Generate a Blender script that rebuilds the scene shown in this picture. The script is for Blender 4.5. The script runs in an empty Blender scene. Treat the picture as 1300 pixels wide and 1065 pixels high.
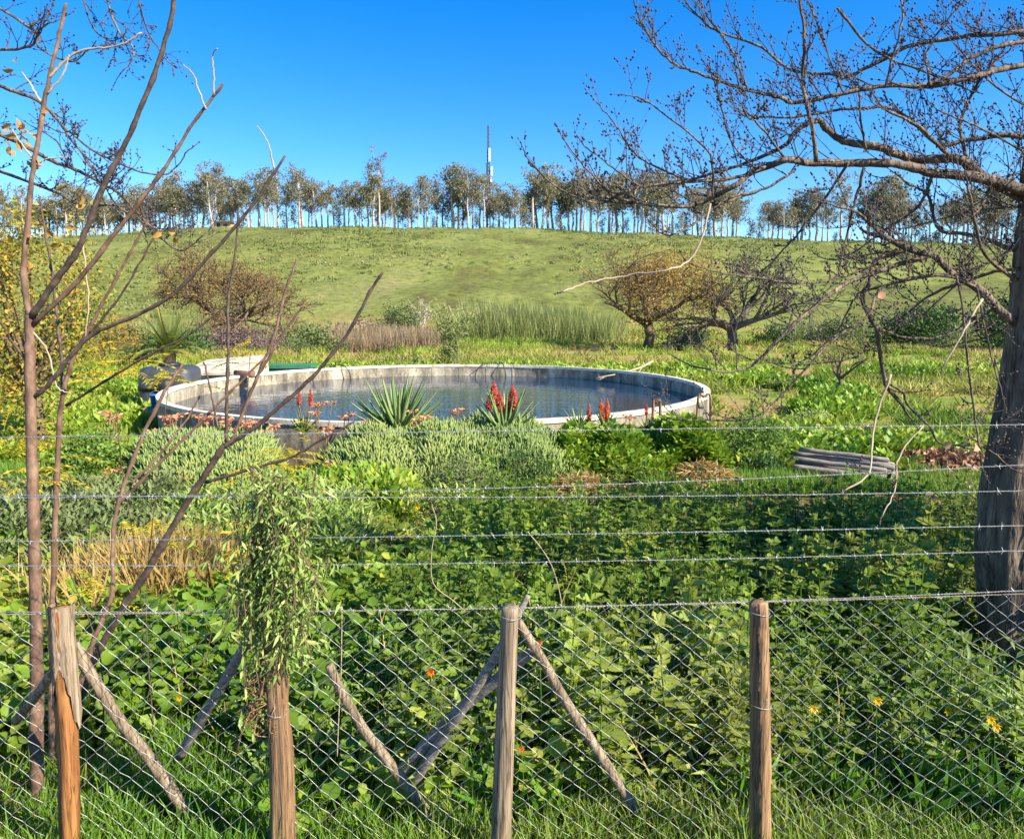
import bpy, math, random
import numpy as np
rs = np.random.RandomState(7)
random.seed(7)
R = math.radians
COL = bpy.context.scene.collection
scene = bpy.context.scene

# ------------------------------------------------------------------ camera maths
F = 950.0; TH = R(6.0); CT, ST = math.cos(TH), math.sin(TH); CZ = 3.4
def ray(px, py):
    u = (px-650.0)/F; v = -(py-491.0)/F
    return np.array([u, CT+v*ST, -ST+v*CT])
def P(px, py, Y):
    d = ray(px, py); d = d*(Y/d[1]); return np.array([d[0], Y, CZ+d[2]])
def pix(p):
    p = np.asarray(p, float); x = p[..., 0]; y = p[..., 1]; z = p[..., 2]-CZ
    dep = y*CT-z*ST; up = y*ST+z*CT
    return 650+F*x/dep, 491-F*up/dep

# ------------------------------------------------------------------ noise + terrain
def vnoise(x, y, s=0):
    x = np.asarray(x, float); y = np.asarray(y, float)
    xi = np.floor(x).astype(np.int64); yi = np.floor(y).astype(np.int64)
    fx = x-xi; fy = y-yi; fx = fx*fx*(3-2*fx); fy = fy*fy*(3-2*fy)
    def h(a, b):
        n = (a*374761393+b*668265263+s*1442695) & 0x7fffffff
        n = ((n ^ (n >> 13))*1274126177) & 0x7fffffff
        return ((n ^ (n >> 16)) & 0xffff)/65535.0
    return (h(xi, yi)*(1-fx)+h(xi+1, yi)*fx)*(1-fy)+(h(xi, yi+1)*(1-fx)+h(xi+1, yi+1)*fx)*fy
CY = 213.0
_cp = [(-400, 309), (0, 306), (150, 301), (300, 290), (400, 288), (650, 291), (800, 297), (950, 304), (1100, 307), (1280, 312), (1700, 325)]
_cx = np.array([P(a, b, CY)[0] for a, b in _cp]); _cz = np.array([P(a, b, CY)[2] for a, b in _cp])
_gy = [-40, -5, 0, 2, 3, 4.5, 7, 10, 12, 14, 16, 18, 400]; _gz = [2.0, 1.9, 1.75, 1.3, 1.0, .86, .66, .5, .42, .3, .06, 0, 0]
def H(x, y):
    x = np.asarray(x, float); y = np.asarray(y, float)
    b = np.interp(y, _gy, _gz)
    t = np.clip((y-78)/(CY-78), 0, 1); C = np.interp(x, _cx, _cz)
    hill = C*(t*(1.30-.30*t))
    hill = np.where(y > CY, C-(y-CY)*.03, hill)
    n = (vnoise(x*.9, y*.9, 1)-.5)*.16*np.clip((y-3)/4, 0, 1)+(vnoise(x*.2, y*.2, 2)-.5)*.35*np.clip((y-34)/20, 0, 1)
    n = n+(vnoise(x*.035, y*.035, 3)-.5)*3.2*np.clip(t*4, 0, 1)*np.clip((1-t)*5, 0, 1)+(vnoise(x*.16, y*.16, 4)-.5)*.7*np.clip(t*5, 0, 1)
    return b+hill+n
def ground(px, py):
    d = ray(px, py); prev = 1.0
    ys = np.concatenate([np.arange(1.5, 40, .05), np.arange(40, 260, .5)])
    t = ys/d[1]; zz = CZ+d[2]*t; xx = d[0]*t
    k = np.argmax(zz < H(xx, ys)); 
    return np.array([xx[k], ys[k], float(H(xx[k], ys[k]))])

# ------------------------------------------------------------------ geometry accumulator
class Geo:
    def __init__(s): s.V = []; s.T = []; s.Q = []; s.rt = []; s.rq = []; s.n = 0
    def add(s, V, T=None, Q=None, rt=0.5, rq=0.5):
        V = np.asarray(V, np.float32).reshape(-1, 3)
        if T is not None and len(T):
            T = np.asarray(T, np.int64); s.T.append(T+s.n); s.rt.append(np.broadcast_to(np.asarray(rt, np.float32), (len(T),)).copy())
        if Q is not None and len(Q):
            Q = np.asarray(Q, np.int64); s.Q.append(Q+s.n); s.rq.append(np.broadcast_to(np.asarray(rq, np.float32), (len(Q),)).copy())
        s.V.append(V); s.n += len(V)
    def merge(s, g, M=None, o=(0, 0, 0), rnd=None):
        if not g.V: return
        V = np.concatenate(g.V)
        if M is not None: V = V@np.asarray(M).T
        V = V+np.asarray(o)
        n = s.n; s.V.append(V.astype(np.float32)); s.n += len(V)
        for t in g.T: s.T.append(t+n)
        for q in g.Q: s.Q.append(q+n)
        s.rt += g.rt; s.rq += g.rq
    def build(s, name, mat, parent=None, flat=False, loc=None):
        me = bpy.data.meshes.new(name)
        V = np.concatenate(s.V) if s.V else np.zeros((0, 3), np.float32)
        if loc is not None: V = V-np.asarray(loc, np.float32)
        T = np.concatenate(s.T) if s.T else np.zeros((0, 3), np.int64)
        Q = np.concatenate(s.Q) if s.Q else np.zeros((0, 4), np.int64)
        rn = np.concatenate([*(s.rt), *(s.rq)]) if (s.rt or s.rq) else np.zeros(0)
        nl = T.size+Q.size; npol = len(T)+len(Q)
        me.vertices.add(len(V)); me.vertices.foreach_set('co', V.astype(np.float32).ravel())
        me.loops.add(nl); me.loops.foreach_set('vertex_index', np.concatenate([T.ravel(), Q.ravel()]).astype(np.int32))
        me.polygons.add(npol)
        ls = np.concatenate([np.arange(len(T))*3, T.size+np.arange(len(Q))*4]).astype(np.int32)
        me.polygons.foreach_set('loop_start', ls)
        a = me.attributes.new('rnd', 'FLOAT', 'FACE'); a.data.foreach_set('value', rn.astype(np.float32))
        if flat:
            b = me.attributes.new('sharp_face', 'BOOLEAN', 'FACE'); b.data.foreach_set('value', np.ones(npol, bool))
        me.update(calc_edges=True); me.validate()
        if mat: me.materials.append(mat)
        ob = bpy.data.objects.new(name, me); COL.objects.link(ob)
        if parent is not None: ob.parent = parent
        elif loc is not None: ob.location = loc
        return ob

def tube(g, pts, rad, n=5, rnd=.5, cap=True):
    pts = np.asarray(pts, float); m = len(pts); rad = np.broadcast_to(np.asarray(rad, float), (m,))
    t = np.gradient(pts, axis=0); t /= np.linalg.norm(t, axis=1)[:, None]+1e-9
    ref = np.array([0.13, .21, 1.0]) if abs(t[:, 2]).mean() < .8 else np.array([1.0, .13, .2])
    a = np.cross(t, ref); a /= np.linalg.norm(a, axis=1)[:, None]+1e-9; b = np.cross(t, a)
    an = np.arange(n)*2*math.pi/n
    V = pts[:, None, :]+rad[:, None, None]*(np.cos(an)[None, :, None]*a[:, None, :]+np.sin(an)[None, :, None]*b[:, None, :])
    i = np.arange(m-1)[:, None]*n; j = np.arange(n)[None, :]; k = (j+1) % n
    Q = np.stack([i+j, i+k, i+n+k, i+n+j], -1).reshape(-1, 4)
    V = V.reshape(-1, 3); T = None
    if cap:
        V = np.vstack([V, pts[-1]+t[-1]*rad[-1]*.5, pts[0]]); e = m*n; q = np.arange(n)
        T = np.vstack([np.stack([(m-1)*n+q, (m-1)*n+(q+1) % n, np.full(n, e)], -1), np.stack([(q+1) % n, q, np.full(n, e+1)], -1)])
    g.add(V, T, Q, rnd, rnd)

def smooth(pts, n=6):
    pts = np.asarray(pts, float)
    if len(pts) < 3: 
        t = np.linspace(0, 1, n)[:, None]; return pts[0]*(1-t)+pts[1]*t
    p = np.vstack([2*pts[0]-pts[1], pts, 2*pts[-1]-pts[-2]]); out = []
    for i in range(1, len(p)-2):
        t = np.linspace(0, 1, n, endpoint=False)[:, None]
        out.append(.5*((2*p[i])+(-p[i-1]+p[i+1])*t+(2*p[i-1]-5*p[i]+4*p[i+1]-p[i+2])*t**2+(-p[i-1]+3*p[i]-3*p[i+1]+p[i+2])*t**3))
    out.append(pts[-1][None]); return np.vstack(out)

def box(g, x0, x1, y0, y1, z0, z1, rnd=.5, M=None, o=None):
    V = np.array([[x, y, z] for z in (z0, z1) for y in (y0, y1) for x in (x0, x1)], float)
    if M is not None: V = V@np.asarray(M).T
    if o is not None: V = V+np.asarray(o)
    g.add(V, None, [[0, 2, 3, 1], [4, 5, 7, 6], [0, 1, 5, 4], [2, 6, 7, 3], [0, 4, 6, 2], [1, 3, 7, 5]], .5, rnd)

def lathe(g, prof, n=24, o=(0, 0, 0), rnd=.5):
    prof = np.asarray(prof, float); an = np.arange(n)*2*math.pi/n; m = len(prof)
    V = np.stack([prof[:, 0][:, None]*np.cos(an), prof[:, 0][:, None]*np.sin(an), np.repeat(prof[:, 1][:, None], n, 1)], -1).reshape(-1, 3)+np.asarray(o)
    i = np.arange(m-1)[:, None]*n; j = np.arange(n)[None, :]; k = (j+1) % n
    g.add(V, None, np.stack([i+j, i+k, i+n+k, i+n+j], -1).reshape(-1, 4), .5, rnd)

def inst(g, TV, TT, pos, M, rnd):
    """place template (verts, tris) with N matrices"""
    TV = np.asarray(TV, float); TT = np.asarray(TT, np.int64); N = len(pos); nv = len(TV)
    if N == 0: return
    V = np.einsum('nij,vj->nvi', M, TV)+pos[:, None, :]
    T = (TT[None]+(np.arange(N)*nv)[:, None, None]).reshape(-1, 3)
    rnd = np.asarray(rnd)
    if len(rnd) != N*len(TT): rnd = np.repeat(rnd, len(TT))
    g.add(V.reshape(-1, 3), T, None, rnd)

def frames(d, s, roll=None):
    """matrices whose Y axis is d (N,3), scaled s, normal (Z) as upward as possible, then rolled"""
    d = d/(np.linalg.norm(d, axis=1)[:, None]+1e-9); N = len(d)
    up = np.tile([0, 0, 1.0], (N, 1)); x = np.cross(d, up); ln = np.linalg.norm(x, axis=1)
    x[ln < 1e-3] = [1, 0, 0]; x /= np.linalg.norm(x, axis=1)[:, None]
    z = np.cross(x, d)
    if roll is not None:
        c, s2 = np.cos(roll)[:, None], np.sin(roll)[:, None]; x, z = x*c+z*s2, z*c-x*s2
    s = np.asarray(s, float)
    if s.ndim == 1: s = s[:, None]
    return np.stack([x, d, z], -1)*s[:, None, :] if s.shape[1] == 3 else np.stack([x, d, z], -1)*s[:, :, None]

def leaf(w=.5, droop=.15, fold=.12):
    V = [[0, 0, 0], [-w*.42, .42, fold], [0, .5, 0.02], [w*.42, .42, fold], [0, 1, -droop]]
    T = [[0, 2, 1], [0, 3, 2], [1, 2, 4], [2, 3, 4]]
    return np.array(V), np.array(T)
def leaf6(w=.6, droop=.2):
    V = [[0, 0, 0], [-w*.5, .28, .08], [-w*.42, .65, .05], [0, 1, -droop], [w*.42, .65, .05], [w*.5, .28, .08], [0, .45, -.02]]
    T = [[6, i, i+1] for i in range(5)]+[[6, 5, 0]]
    return np.array(V, float), np.array(T)
def blade(w=.06, bend=.4, n=4):
    V = []; T = []
    for i in range(n):
        t = i/n; V += [[-w*.5*(1-t**2), t, -bend*t*t], [w*.5*(1-t**2), t, -bend*t*t]]
    V.append([0, 1*.97, -bend])
    for i in range(n-1): a = 2*i; T += [[a, a+1, a+3], [a, a+3, a+2]]
    T.append([2*n-2, 2*n-1, 2*n]); return np.array(V), np.array(T)

def rdir(n, r=rs):
    v = r.normal(size=(n, 3)); return v/np.linalg.norm(v, axis=1)[:, None]

# ------------------------------------------------------------------ materials
def newmat(name):
    m = bpy.data.materials.new(name); m.use_nodes = True; nt = m.node_tree; nt.nodes.clear()
    out = nt.nodes.new('ShaderNodeOutputMaterial'); return m, nt, out
def ramp(nt, cols, fac, pos=None):
    r = nt.nodes.new('ShaderNodeValToRGB'); e = r.color_ramp.elements
    n = len(cols); pos = pos or [i/(n-1) for i in range(n)]
    while len(e) < n: e.new(.5)
    for i in range(n): e[i].position = pos[i]; e[i].color = (*cols[i], 1)
    nt.links.new(fac, r.inputs[0]); return r.outputs[0]
def leafmat(name, cols, trans=.3, rough=.5, scale=0):
    m, nt, out = newmat(name); L = nt.links.new
    at = nt.nodes.new('ShaderNodeAttribute'); at.attribute_name = 'rnd'
    c = ramp(nt, cols, at.outputs['Fac'])
    if scale:
        tc = nt.nodes.new('ShaderNodeTexCoord'); no = nt.nodes.new('ShaderNodeTexNoise'); no.inputs['Scale'].default_value = scale
        L(tc.outputs['Object'], no.inputs['Vector'])
        hs = nt.nodes.new('ShaderNodeHueSaturation'); mr = nt.nodes.new('ShaderNodeMapRange')
        mr.inputs[1].default_value = .3; mr.inputs[2].default_value = .7; mr.inputs[3].default_value = .6; mr.inputs[4].default_value = 1.35
        L(no.outputs[0], mr.inputs[0]); L(mr.outputs[0], hs.inputs['Value']); L(c, hs.inputs['Color']); c = hs.outputs[0]
    p = nt.nodes.new('ShaderNodeBsdfPrincipled'); p.inputs['Roughness'].default_value = rough
    p.inputs['Specular IOR Level'].default_value = .35
    L(c, p.inputs['Base Color'])
    t = nt.nodes.new('ShaderNodeBsdfTranslucent'); L(c, t.inputs[0])
    mx = nt.nodes.new('ShaderNodeMixShader'); mx.inputs[0].default_value = trans
    L(p.outputs[0], mx.inputs[1]); L(t.outputs[0], mx.inputs[2]); L(mx.outputs[0], out.inputs[0]); return m
def surf(name, cols, scale=5, rough=.8, bump=.3, detail=6, stretch=(1, 1, 1), metal=0, bscale=None, dist=.02, crack=0):
    m, nt, out = newmat(name); L = nt.links.new
    tc = nt.nodes.new('ShaderNodeTexCoord'); mp = nt.nodes.new('ShaderNodeMapping'); mp.inputs['Scale'].default_value = stretch
    L(tc.outputs['Object'], mp.inputs[0])
    no = nt.nodes.new('ShaderNodeTexNoise'); no.inputs['Scale'].default_value = scale; no.inputs['Detail'].default_value = detail; no.inputs['Roughness'].default_value = .65
    L(mp.outputs[0], no.inputs['Vector'])
    c = ramp(nt, cols, no.outputs[0], [.3+.4*i/(len(cols)-1) for i in range(len(cols))])
    p = nt.nodes.new('ShaderNodeBsdfPrincipled'); p.inputs['Roughness'].default_value = rough; p.inputs['Metallic'].default_value = metal
    ck = None
    if crack:
        m3 = nt.nodes.new('ShaderNodeMapping'); m3.inputs['Scale'].default_value = (1, 1, .045); L(tc.outputs['Object'], m3.inputs[0])
        n3 = nt.nodes.new('ShaderNodeTexNoise'); n3.inputs['Scale'].default_value = crack; n3.inputs['Detail'].default_value = 3; n3.inputs['Distortion'].default_value = .4; L(m3.outputs[0], n3.inputs[0])
        ck = ramp(nt, [(1, 1, 1), (.16, .13, .11), (1, 1, 1)], n3.outputs[0], [.46, .5, .53]); mm = nt.nodes.new('ShaderNodeMix'); mm.data_type = 'RGBA'; mm.blend_type = 'MULTIPLY'; mm.inputs[0].default_value = .8
        L(c, mm.inputs[6]); L(ck, mm.inputs[7]); c = mm.outputs[2]
    L(c, p.inputs['Base Color'])
    if bump:
        n2 = nt.nodes.new('ShaderNodeTexNoise'); n2.inputs['Scale'].default_value = bscale or scale*3; n2.inputs['Detail'].default_value = 6
        L(mp.outputs[0], n2.inputs['Vector'])
        b = nt.nodes.new('ShaderNodeBump'); b.inputs['Strength'].default_value = bump; b.inputs['Distance'].default_value = dist
        L(n2.outputs[0], b.inputs['Height']); L(b.outputs[0], p.inputs['Normal'])
    L(p.outputs[0], out.inputs[0]); return m

M = {}
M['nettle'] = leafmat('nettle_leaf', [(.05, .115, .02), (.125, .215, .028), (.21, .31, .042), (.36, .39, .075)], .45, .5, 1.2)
M['mallow'] = leafmat('mallow_leaf', [(.08, .18, .015), (.18, .31, .025), (.29, .39, .035), (.46, .44, .07)], .45, .5, 1.6)
M['lush'] = leafmat('lush_weed_leaf', [(.10, .20, .018), (.2, .33, .025), (.31, .42, .04), (.45, .46, .07)], .35, .5)
M['strap'] = leafmat('strap_leaf', [(.06, .17, .015), (.13, .28, .025), (.22, .36, .05)], .3, .4)
M['grass'] = leafmat('grass_blade', [(.05, .15, .012), (.11, .25, .02), (.19, .32, .03), (.3, .33, .08)], .35, .55)
M['field'] = leafmat('field_grass', [(.10, .20, .02), (.21, .32, .03), (.34, .36, .06), (.46, .33, .13)], .3, .6, .25)
M['hillgrass'] = leafmat('hill_grass', [(.05, .075, .02), (.15, .19, .045), (.22, .25, .07), (.30, .26, .12)], .2, .7)
M['straw'] = leafmat('dry_grass', [(.3, .19, .05), (.45, .31, .1), (.55, .42, .2)], .3, .6)
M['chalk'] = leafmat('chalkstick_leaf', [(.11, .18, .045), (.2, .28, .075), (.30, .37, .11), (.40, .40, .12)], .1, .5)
M['greybush'] = leafmat('grey_bush_leaf', [(.08, .12, .035), (.15, .19, .06), (.23, .27, .09)], .2, .6)
M['darkbush'] = leafmat('dark_bush_leaf', [(.03, .075, .02), (.07, .14, .03), (.13, .21, .05)], .25, .5)
M['glossbush'] = leafmat('glossy_bush_leaf', [(.05, .12, .015), (.13, .23, .03), (.26, .36, .06)], .2, .5)
M['goldbush'] = leafmat('golden_tree_leaf', [(.14, .17, .03), (.27, .27, .035), (.44, .35, .04), (.55, .27, .05)], .35, .5)
M['locust'] = leafmat('locust_leaflet', [(.35, .36, .03), (.58, .48, .03), (.68, .42, .03)], .4, .5)
M['gum'] = leafmat('gum_leaf', [(.11, .12, .06), (.19, .19, .10), (.28, .25, .145), (.36, .29, .19)], .3, .6)
M['oakleaf'] = leafmat('oak_leaf', [(.22, .16, .035), (.40, .25, .05), (.50, .27, .06)], .3, .6)
M['reed'] = leafmat('reed_blade', [(.13, .18, .05), (.24, .29, .08), (.40, .37, .16)], .2, .6)
M['dryreed'] = leafmat('dry_reed_blade', [(.2, .13, .08), (.36, .26, .15), (.46, .38, .24)], .2, .7)
M['creeper'] = leafmat('creeper_leaf', [(.09, .16, .03), (.2, .3, .05), (.33, .42, .1), (.46, .42, .15)], .25, .5)
M['palm'] = leafmat('palm_frond', [(.10, .14, .02), (.24, .27, .04), (.42, .38, .07)], .25, .45)
M['aloe'] = leafmat('aloe_blade', [(.10, .19, .06), (.19, .29, .09), (.34, .40, .15)], .05, .4)
M['aloered'] = leafmat('aloe_red_floret', [(.35, .015, .02), (.7, .04, .03), (.85, .2, .1)], .2, .5)
M['aloeorange'] = leafmat('aloe_orange_floret', [(.65, .06, .01), (.85, .14, .02), (.9, .24, .04)], .2, .5)
M['coral'] = leafmat('coral_floret', [(.5, .17, .08), (.66, .30, .16), (.76, .44, .27)], .25, .5)
M['yellow'] = leafmat('yellow_petal', [(.8, .55, .01), (.9, .7, .02)], .3, .5)
M['orange'] = leafmat('orange_petal', [(.8, .2, .02), (.9, .3, .04)], .3, .5)
M['dryleaf'] = leafmat('dead_leaf', [(.12, .06, .035), (.28, .14, .07), (.45, .25, .13), (.5, .34, .2)], .15, .7)
M['bark'] = surf('tree_bark', [(.04, .03, .024), (.14, .10, .07), (.30, .22, .15)], 14, .9, 1.0, 8, (1, 1, .25), bscale=26, dist=.04, crack=13)
M['twig'] = surf('twig_bark', [(.03, .024, .024), (.075, .055, .05), (.14, .10, .085)], 9, .8, .2)
M['paletwig'] = surf('pale_twig_bark', [(.3, .22, .13), (.5, .4, .26)], 9, .7, .2)
M['saptrunk'] = surf('sapling_bark', [(.06, .035, .022), (.17, .095, .06), (.30, .19, .125)], 22, .8, .5, 6, (1, 1, .5), dist=.004)
M['sapdark'] = surf('dark_sapling_bark', [(.03, .02, .015), (.085, .055, .04), (.17, .12, .08)], 25, .7, .4, 6, dist=.003)
M['gumtrunk'] = surf('gum_bark', [(.22, .17, .14), (.42, .35, .30), (.58, .52, .46)], .8, .8, 0)
M['darktree'] = surf('dark_tree_bark', [(.05, .042, .035), (.13, .11, .08)], 2, .9, 0)
M['browntree'] = surf('brown_tree_bark', [(.10, .065, .035), (.2, .14, .08)], 2, .9, 0)
M['palebark'] = surf('pale_tree_bark', [(.35, .3, .22), (.5, .44, .34)], 2, .9, 0)
M['pole'] = surf('weathered_pole', [(.10, .07, .045), (.28, .205, .13), (.45, .36, .25)], 7, .8, .9, 8, (6, 6, .3), bscale=12, dist=.006, crack=38)
M['redpole'] = surf('reddish_pole', [(.07, .035, .018), (.27, .15, .07), (.45, .29, .15)], 7, .8, .8, 8, (6, 6, .3), bscale=12, dist=.01, crack=48)
M['splinter'] = surf('split_wood', [(.13, .045, .015), (.33, .13, .035), (.46, .23, .08)], 9, .7, .6, 8, (8, 8, .3), dist=.005, crack=45)
M['timber'] = surf('grey_timber', [(.10, .085, .07), (.25, .215, .18), (.42, .37, .31)], 6, .85, .5, 8, (1, 8, 8), dist=.006)
M['wire'] = surf('galvanised_wire', [(.3, .3, .28), (.62, .62, .6)], 30, .5, 0, metal=.5)
M['rustwire'] = surf('rusty_wire', [(.3, .17, .09), (.6, .52, .42)], 12, .6, 0, metal=.3)
M['black'] = surf('black_rubber', [(.012, .012, .013), (.03, .03, .03)], 8, .5, 0)
M['cistern'] = surf('dark_grey_plastic', [(.035, .038, .045), (.06, .065, .075)], 3, .5, .1)
M['cream'] = surf('cream_plaster', [(.22, .18, .12), (.52, .46, .33), (.66, .6, .45)], 2.5, .8, .2)
M['green'] = surf('green_paint', [(.03, .14, .075), (.06, .22, .12)], 3, .6, .2)
M['blue'] = surf('blue_plastic', [(.01, .12, .6), (.02, .2, .75)], 3, .4, 0)
M['rust'] = surf('rusty_iron', [(.10, .04, .025), (.28, .13, .08)], 12, .8, .4)
M['steel'] = surf('dark_steel', [(.03, .035, .05), (.07, .08, .1)], 2, .6, 0)
M['white'] = surf('white_panel', [(.7, .7, .7), (.8, .8, .8)], 2, .5, 0)
M['hutwall'] = surf('ochre_wall', [(.4, .25, .12), (.55, .36, .2)], 1, .8, 0)
M['hutroof'] = surf('grey_roof', [(.12, .12, .12), (.2, .2, .2)], 1, .8, 0)

def concrete():
    m, nt, out = newmat('tank_concrete'); L = nt.links.new; N = nt.nodes.new
    tc = N('ShaderNodeTexCoord'); mp = N('ShaderNodeMapping'); mp.inputs['Scale'].default_value = (1, 1, .35); L(tc.outputs['Object'], mp.inputs[0])
    n1 = N('ShaderNodeTexNoise'); n1.inputs['Scale'].default_value = 1.7; n1.inputs['Detail'].default_value = 8; n1.inputs['Roughness'].default_value = .7; L(mp.outputs[0], n1.inputs[0])
    c = ramp(nt, [(.06, .05, .04), (.19, .16, .115), (.38, .33, .235), (.56, .50, .38)], n1.outputs[0], [.32, .44, .56, .7])
    n2 = N('ShaderNodeTexNoise'); n2.inputs['Scale'].default_value = 14; n2.inputs['Detail'].default_value = 6; L(tc.outputs['Object'], n2.inputs[0])
    mx = N('ShaderNodeMix'); mx.data_type = 'RGBA'; mx.blend_type = 'MULTIPLY'; mx.inputs[0].default_value = .6
    c2 = ramp(nt, [(.55, .5, .42), (1, 1, 1)], n2.outputs[0], [.35, .6]); L(c, mx.inputs[6]); L(c2, mx.inputs[7])
    p = N('ShaderNodeBsdfPrincipled'); p.inputs['Roughness'].default_value = .85; L(mx.outputs[2], p.inputs['Base Color'])
    b = N('ShaderNodeBump'); b.inputs['Strength'].default_value = .5; b.inputs['Distance'].default_value = .02; L(n2.outputs[0], b.inputs['Height']); L(b.outputs[0], p.inputs['Normal'])
    L(p.outputs[0], out.inputs[0]); return m
M['concrete'] = concrete()
M['rim'] = surf('rim_concrete', [(.34, .29, .21), (.58, .52, .41), (.72, .66, .53)], 3, .85, .4, 8)
def watermat():
    m, nt, out = newmat('pond_water'); L = nt.links.new; N = nt.nodes.new
    tc = N('ShaderNodeTexCoord'); mp = N('ShaderNodeMapping'); mp.inputs['Scale'].default_value = (.75, 1.7, 1); L(tc.outputs['Object'], mp.inputs[0])
    n1 = N('ShaderNodeTexNoise'); n1.inputs['Scale'].default_value = 2.2; n1.inputs['Detail'].default_value = 3; n1.inputs['Distortion'].default_value = .3; L(mp.outputs[0], n1.inputs[0])
    b = N('ShaderNodeBump'); b.inputs['Strength'].default_value = .42; b.inputs['Distance'].default_value = .02; L(n1.outputs[0], b.inputs['Height'])
    p = N('ShaderNodeBsdfPrincipled'); p.inputs['Base Color'].default_value = (.012, .035, .07, 1); p.inputs['Roughness'].default_value = .02; p.inputs['IOR'].default_value = 2.6
    p.inputs['Specular IOR Level'].default_value = 1.0
    L(b.outputs[0], p.inputs['Normal']); L(p.outputs[0], out.inputs[0]); return m
M['water'] = watermat()
def groundmat():
    m, nt, out = newmat('ground_soil_and_grass'); L = nt.links.new; N = nt.nodes.new
    tc = N('ShaderNodeTexCoord'); 
    def no(s, d=6, r=.6, st=None):
        n = N('ShaderNodeTexNoise'); n.inputs['Scale'].default_value = s; n.inputs['Detail'].default_value = d; n.inputs['Roughness'].default_value = r
        if st:
            mp = N('ShaderNodeMapping'); mp.inputs['Scale'].default_value = st; L(tc.outputs['Object'], mp.inputs[0]); L(mp.outputs[0], n.inputs[0])
        else: L(tc.outputs['Object'], n.inputs[0])
        return n.outputs[0]
    def mix(f, a, b):
        x = N('ShaderNodeMix'); x.data_type = 'RGBA'; L(f, x.inputs[0])
        for v, i in ((a, 6), (b, 7)):
            if isinstance(v, tuple): x.inputs[i].default_value = (*v, 1)
            else: L(v, x.inputs[i])
        return x.outputs[2]
    def mr(f, a, b):
        x = N('ShaderNodeMapRange'); x.inputs[1].default_value = a; x.inputs[2].default_value = b; L(f, x.inputs[0]); return x.outputs[0]
    sx = N('ShaderNodeSeparateXYZ'); L(tc.outputs['Object'], sx.inputs[0])
    hillc = ramp(nt, [(.12, .10, .04), (.14, .15, .04), (.175, .195, .05), (.21, .225, .065), (.25, .225, .095)], no(.05, 9, .75, (1, .5, 1)), [.36, .44, .5, .58, .68])
    fine = ramp(nt, [(.32, .36, .25), (.95, .95, .95), (1.35, 1.3, 1.15)], no(.9, 7, .8), [.36, .5, .66])
    mx = N('ShaderNodeMix'); mx.data_type = 'RGBA'; mx.blend_type = 'MULTIPLY'; mx.inputs[0].default_value = .85; L(hillc, mx.inputs[6]); L(fine, mx.inputs[7])
    fieldc = ramp(nt, [(.13, .2, .03), (.24, .27, .045), (.36, .26, .09), (.40, .22, .10)], no(.22, 7, .6, (.5, 1, 1)), [.36, .46, .55, .65])
    soil = ramp(nt, [(.05, .035, .02), (.14, .085, .045), (.26, .16, .085)], no(5, 8, .7), [.3, .5, .7])
    c1 = mix(mr(sx.outputs[1], 76, 92), fieldc, mx.outputs[2])
    c2 = mix(mr(sx.outputs[1], 15, 20), soil, c1)
    p = N('ShaderNodeBsdfPrincipled'); p.inputs['Roughness'].default_value = .95; p.inputs['Specular IOR Level'].default_value = .1; L(c2, p.inputs['Base Color'])
    b = N('ShaderNodeBump'); b.inputs['Strength'].default_value = .6; b.inputs['Distance'].default_value = .35; L(no(.8, 8, .75), b.inputs['Height']); L(b.outputs[0], p.inputs['Normal'])
    L(p.outputs[0], out.inputs[0]); return m
M['ground'] = groundmat()

# ------------------------------------------------------------------ tagging helpers
def tag(o, label=None, cat=None, group=None, kind=None):
    if label: o['label'] = label
    if cat: o['category'] = cat
    if group: o['group'] = group
    if kind: o['kind'] = kind
    return o
def empty(name, loc, label, cat, group=None, rz=0):
    o = bpy.data.objects.new(name, None); COL.objects.link(o); o.location = [float(v) for v in loc]; o.rotation_euler[2] = rz
    return tag(o, label, cat, group)
def part(g, name, mat, root, flat=False):
    """geometry in world coords, parented to root"""
    return g.build(name, mat, root, flat, loc=np.array(root.location))
def copy_tree(o, loc, rz=0, sc=1, label=None, group=None):
    c = o.copy(); COL.objects.link(c); c.location = [float(v) for v in loc]; c.rotation_euler[2] = rz; c.scale = (sc, sc, sc) if np.isscalar(sc) else sc
    if label: c['label'] = label
    if group: c['group'] = group
    for ch in list(o.children):
        d = ch.copy(); COL.objects.link(d); d.parent = c
    return c

# ------------------------------------------------------------------ ground sheet
def make_ground():
    ys = np.concatenate([np.arange(-30, 2, 2.0), np.arange(2, 18, .35), np.arange(18, 40, .8), np.arange(40, 240, 2.0), np.arange(240, 700, 20.0)])
    sx = np.linspace(-1, 1, 141); xs = np.sign(sx)*np.abs(sx)**1.6
    W = np.maximum(60, np.abs(ys)*1.7+30)
    X = xs[None, :]*W[:, None]; Y = np.repeat(ys[:, None], len(xs), 1); Z = H(X, Y)
    m, n = X.shape; g = Geo(); i = np.arange(m-1)[:, None]*n; j = np.arange(n-1)[None, :]
    g.add(np.stack([X, Y, Z], -1).reshape(-1, 3), None, np.stack([i+j, i+j+1, i+n+j+1, i+n+j], -1).reshape(-1, 4))
    tag(g.build('ground', M['ground']), 'rough ground running from the fence past the tank and up the grassy hill', 'ground', kind='structure')
make_ground()

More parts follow.
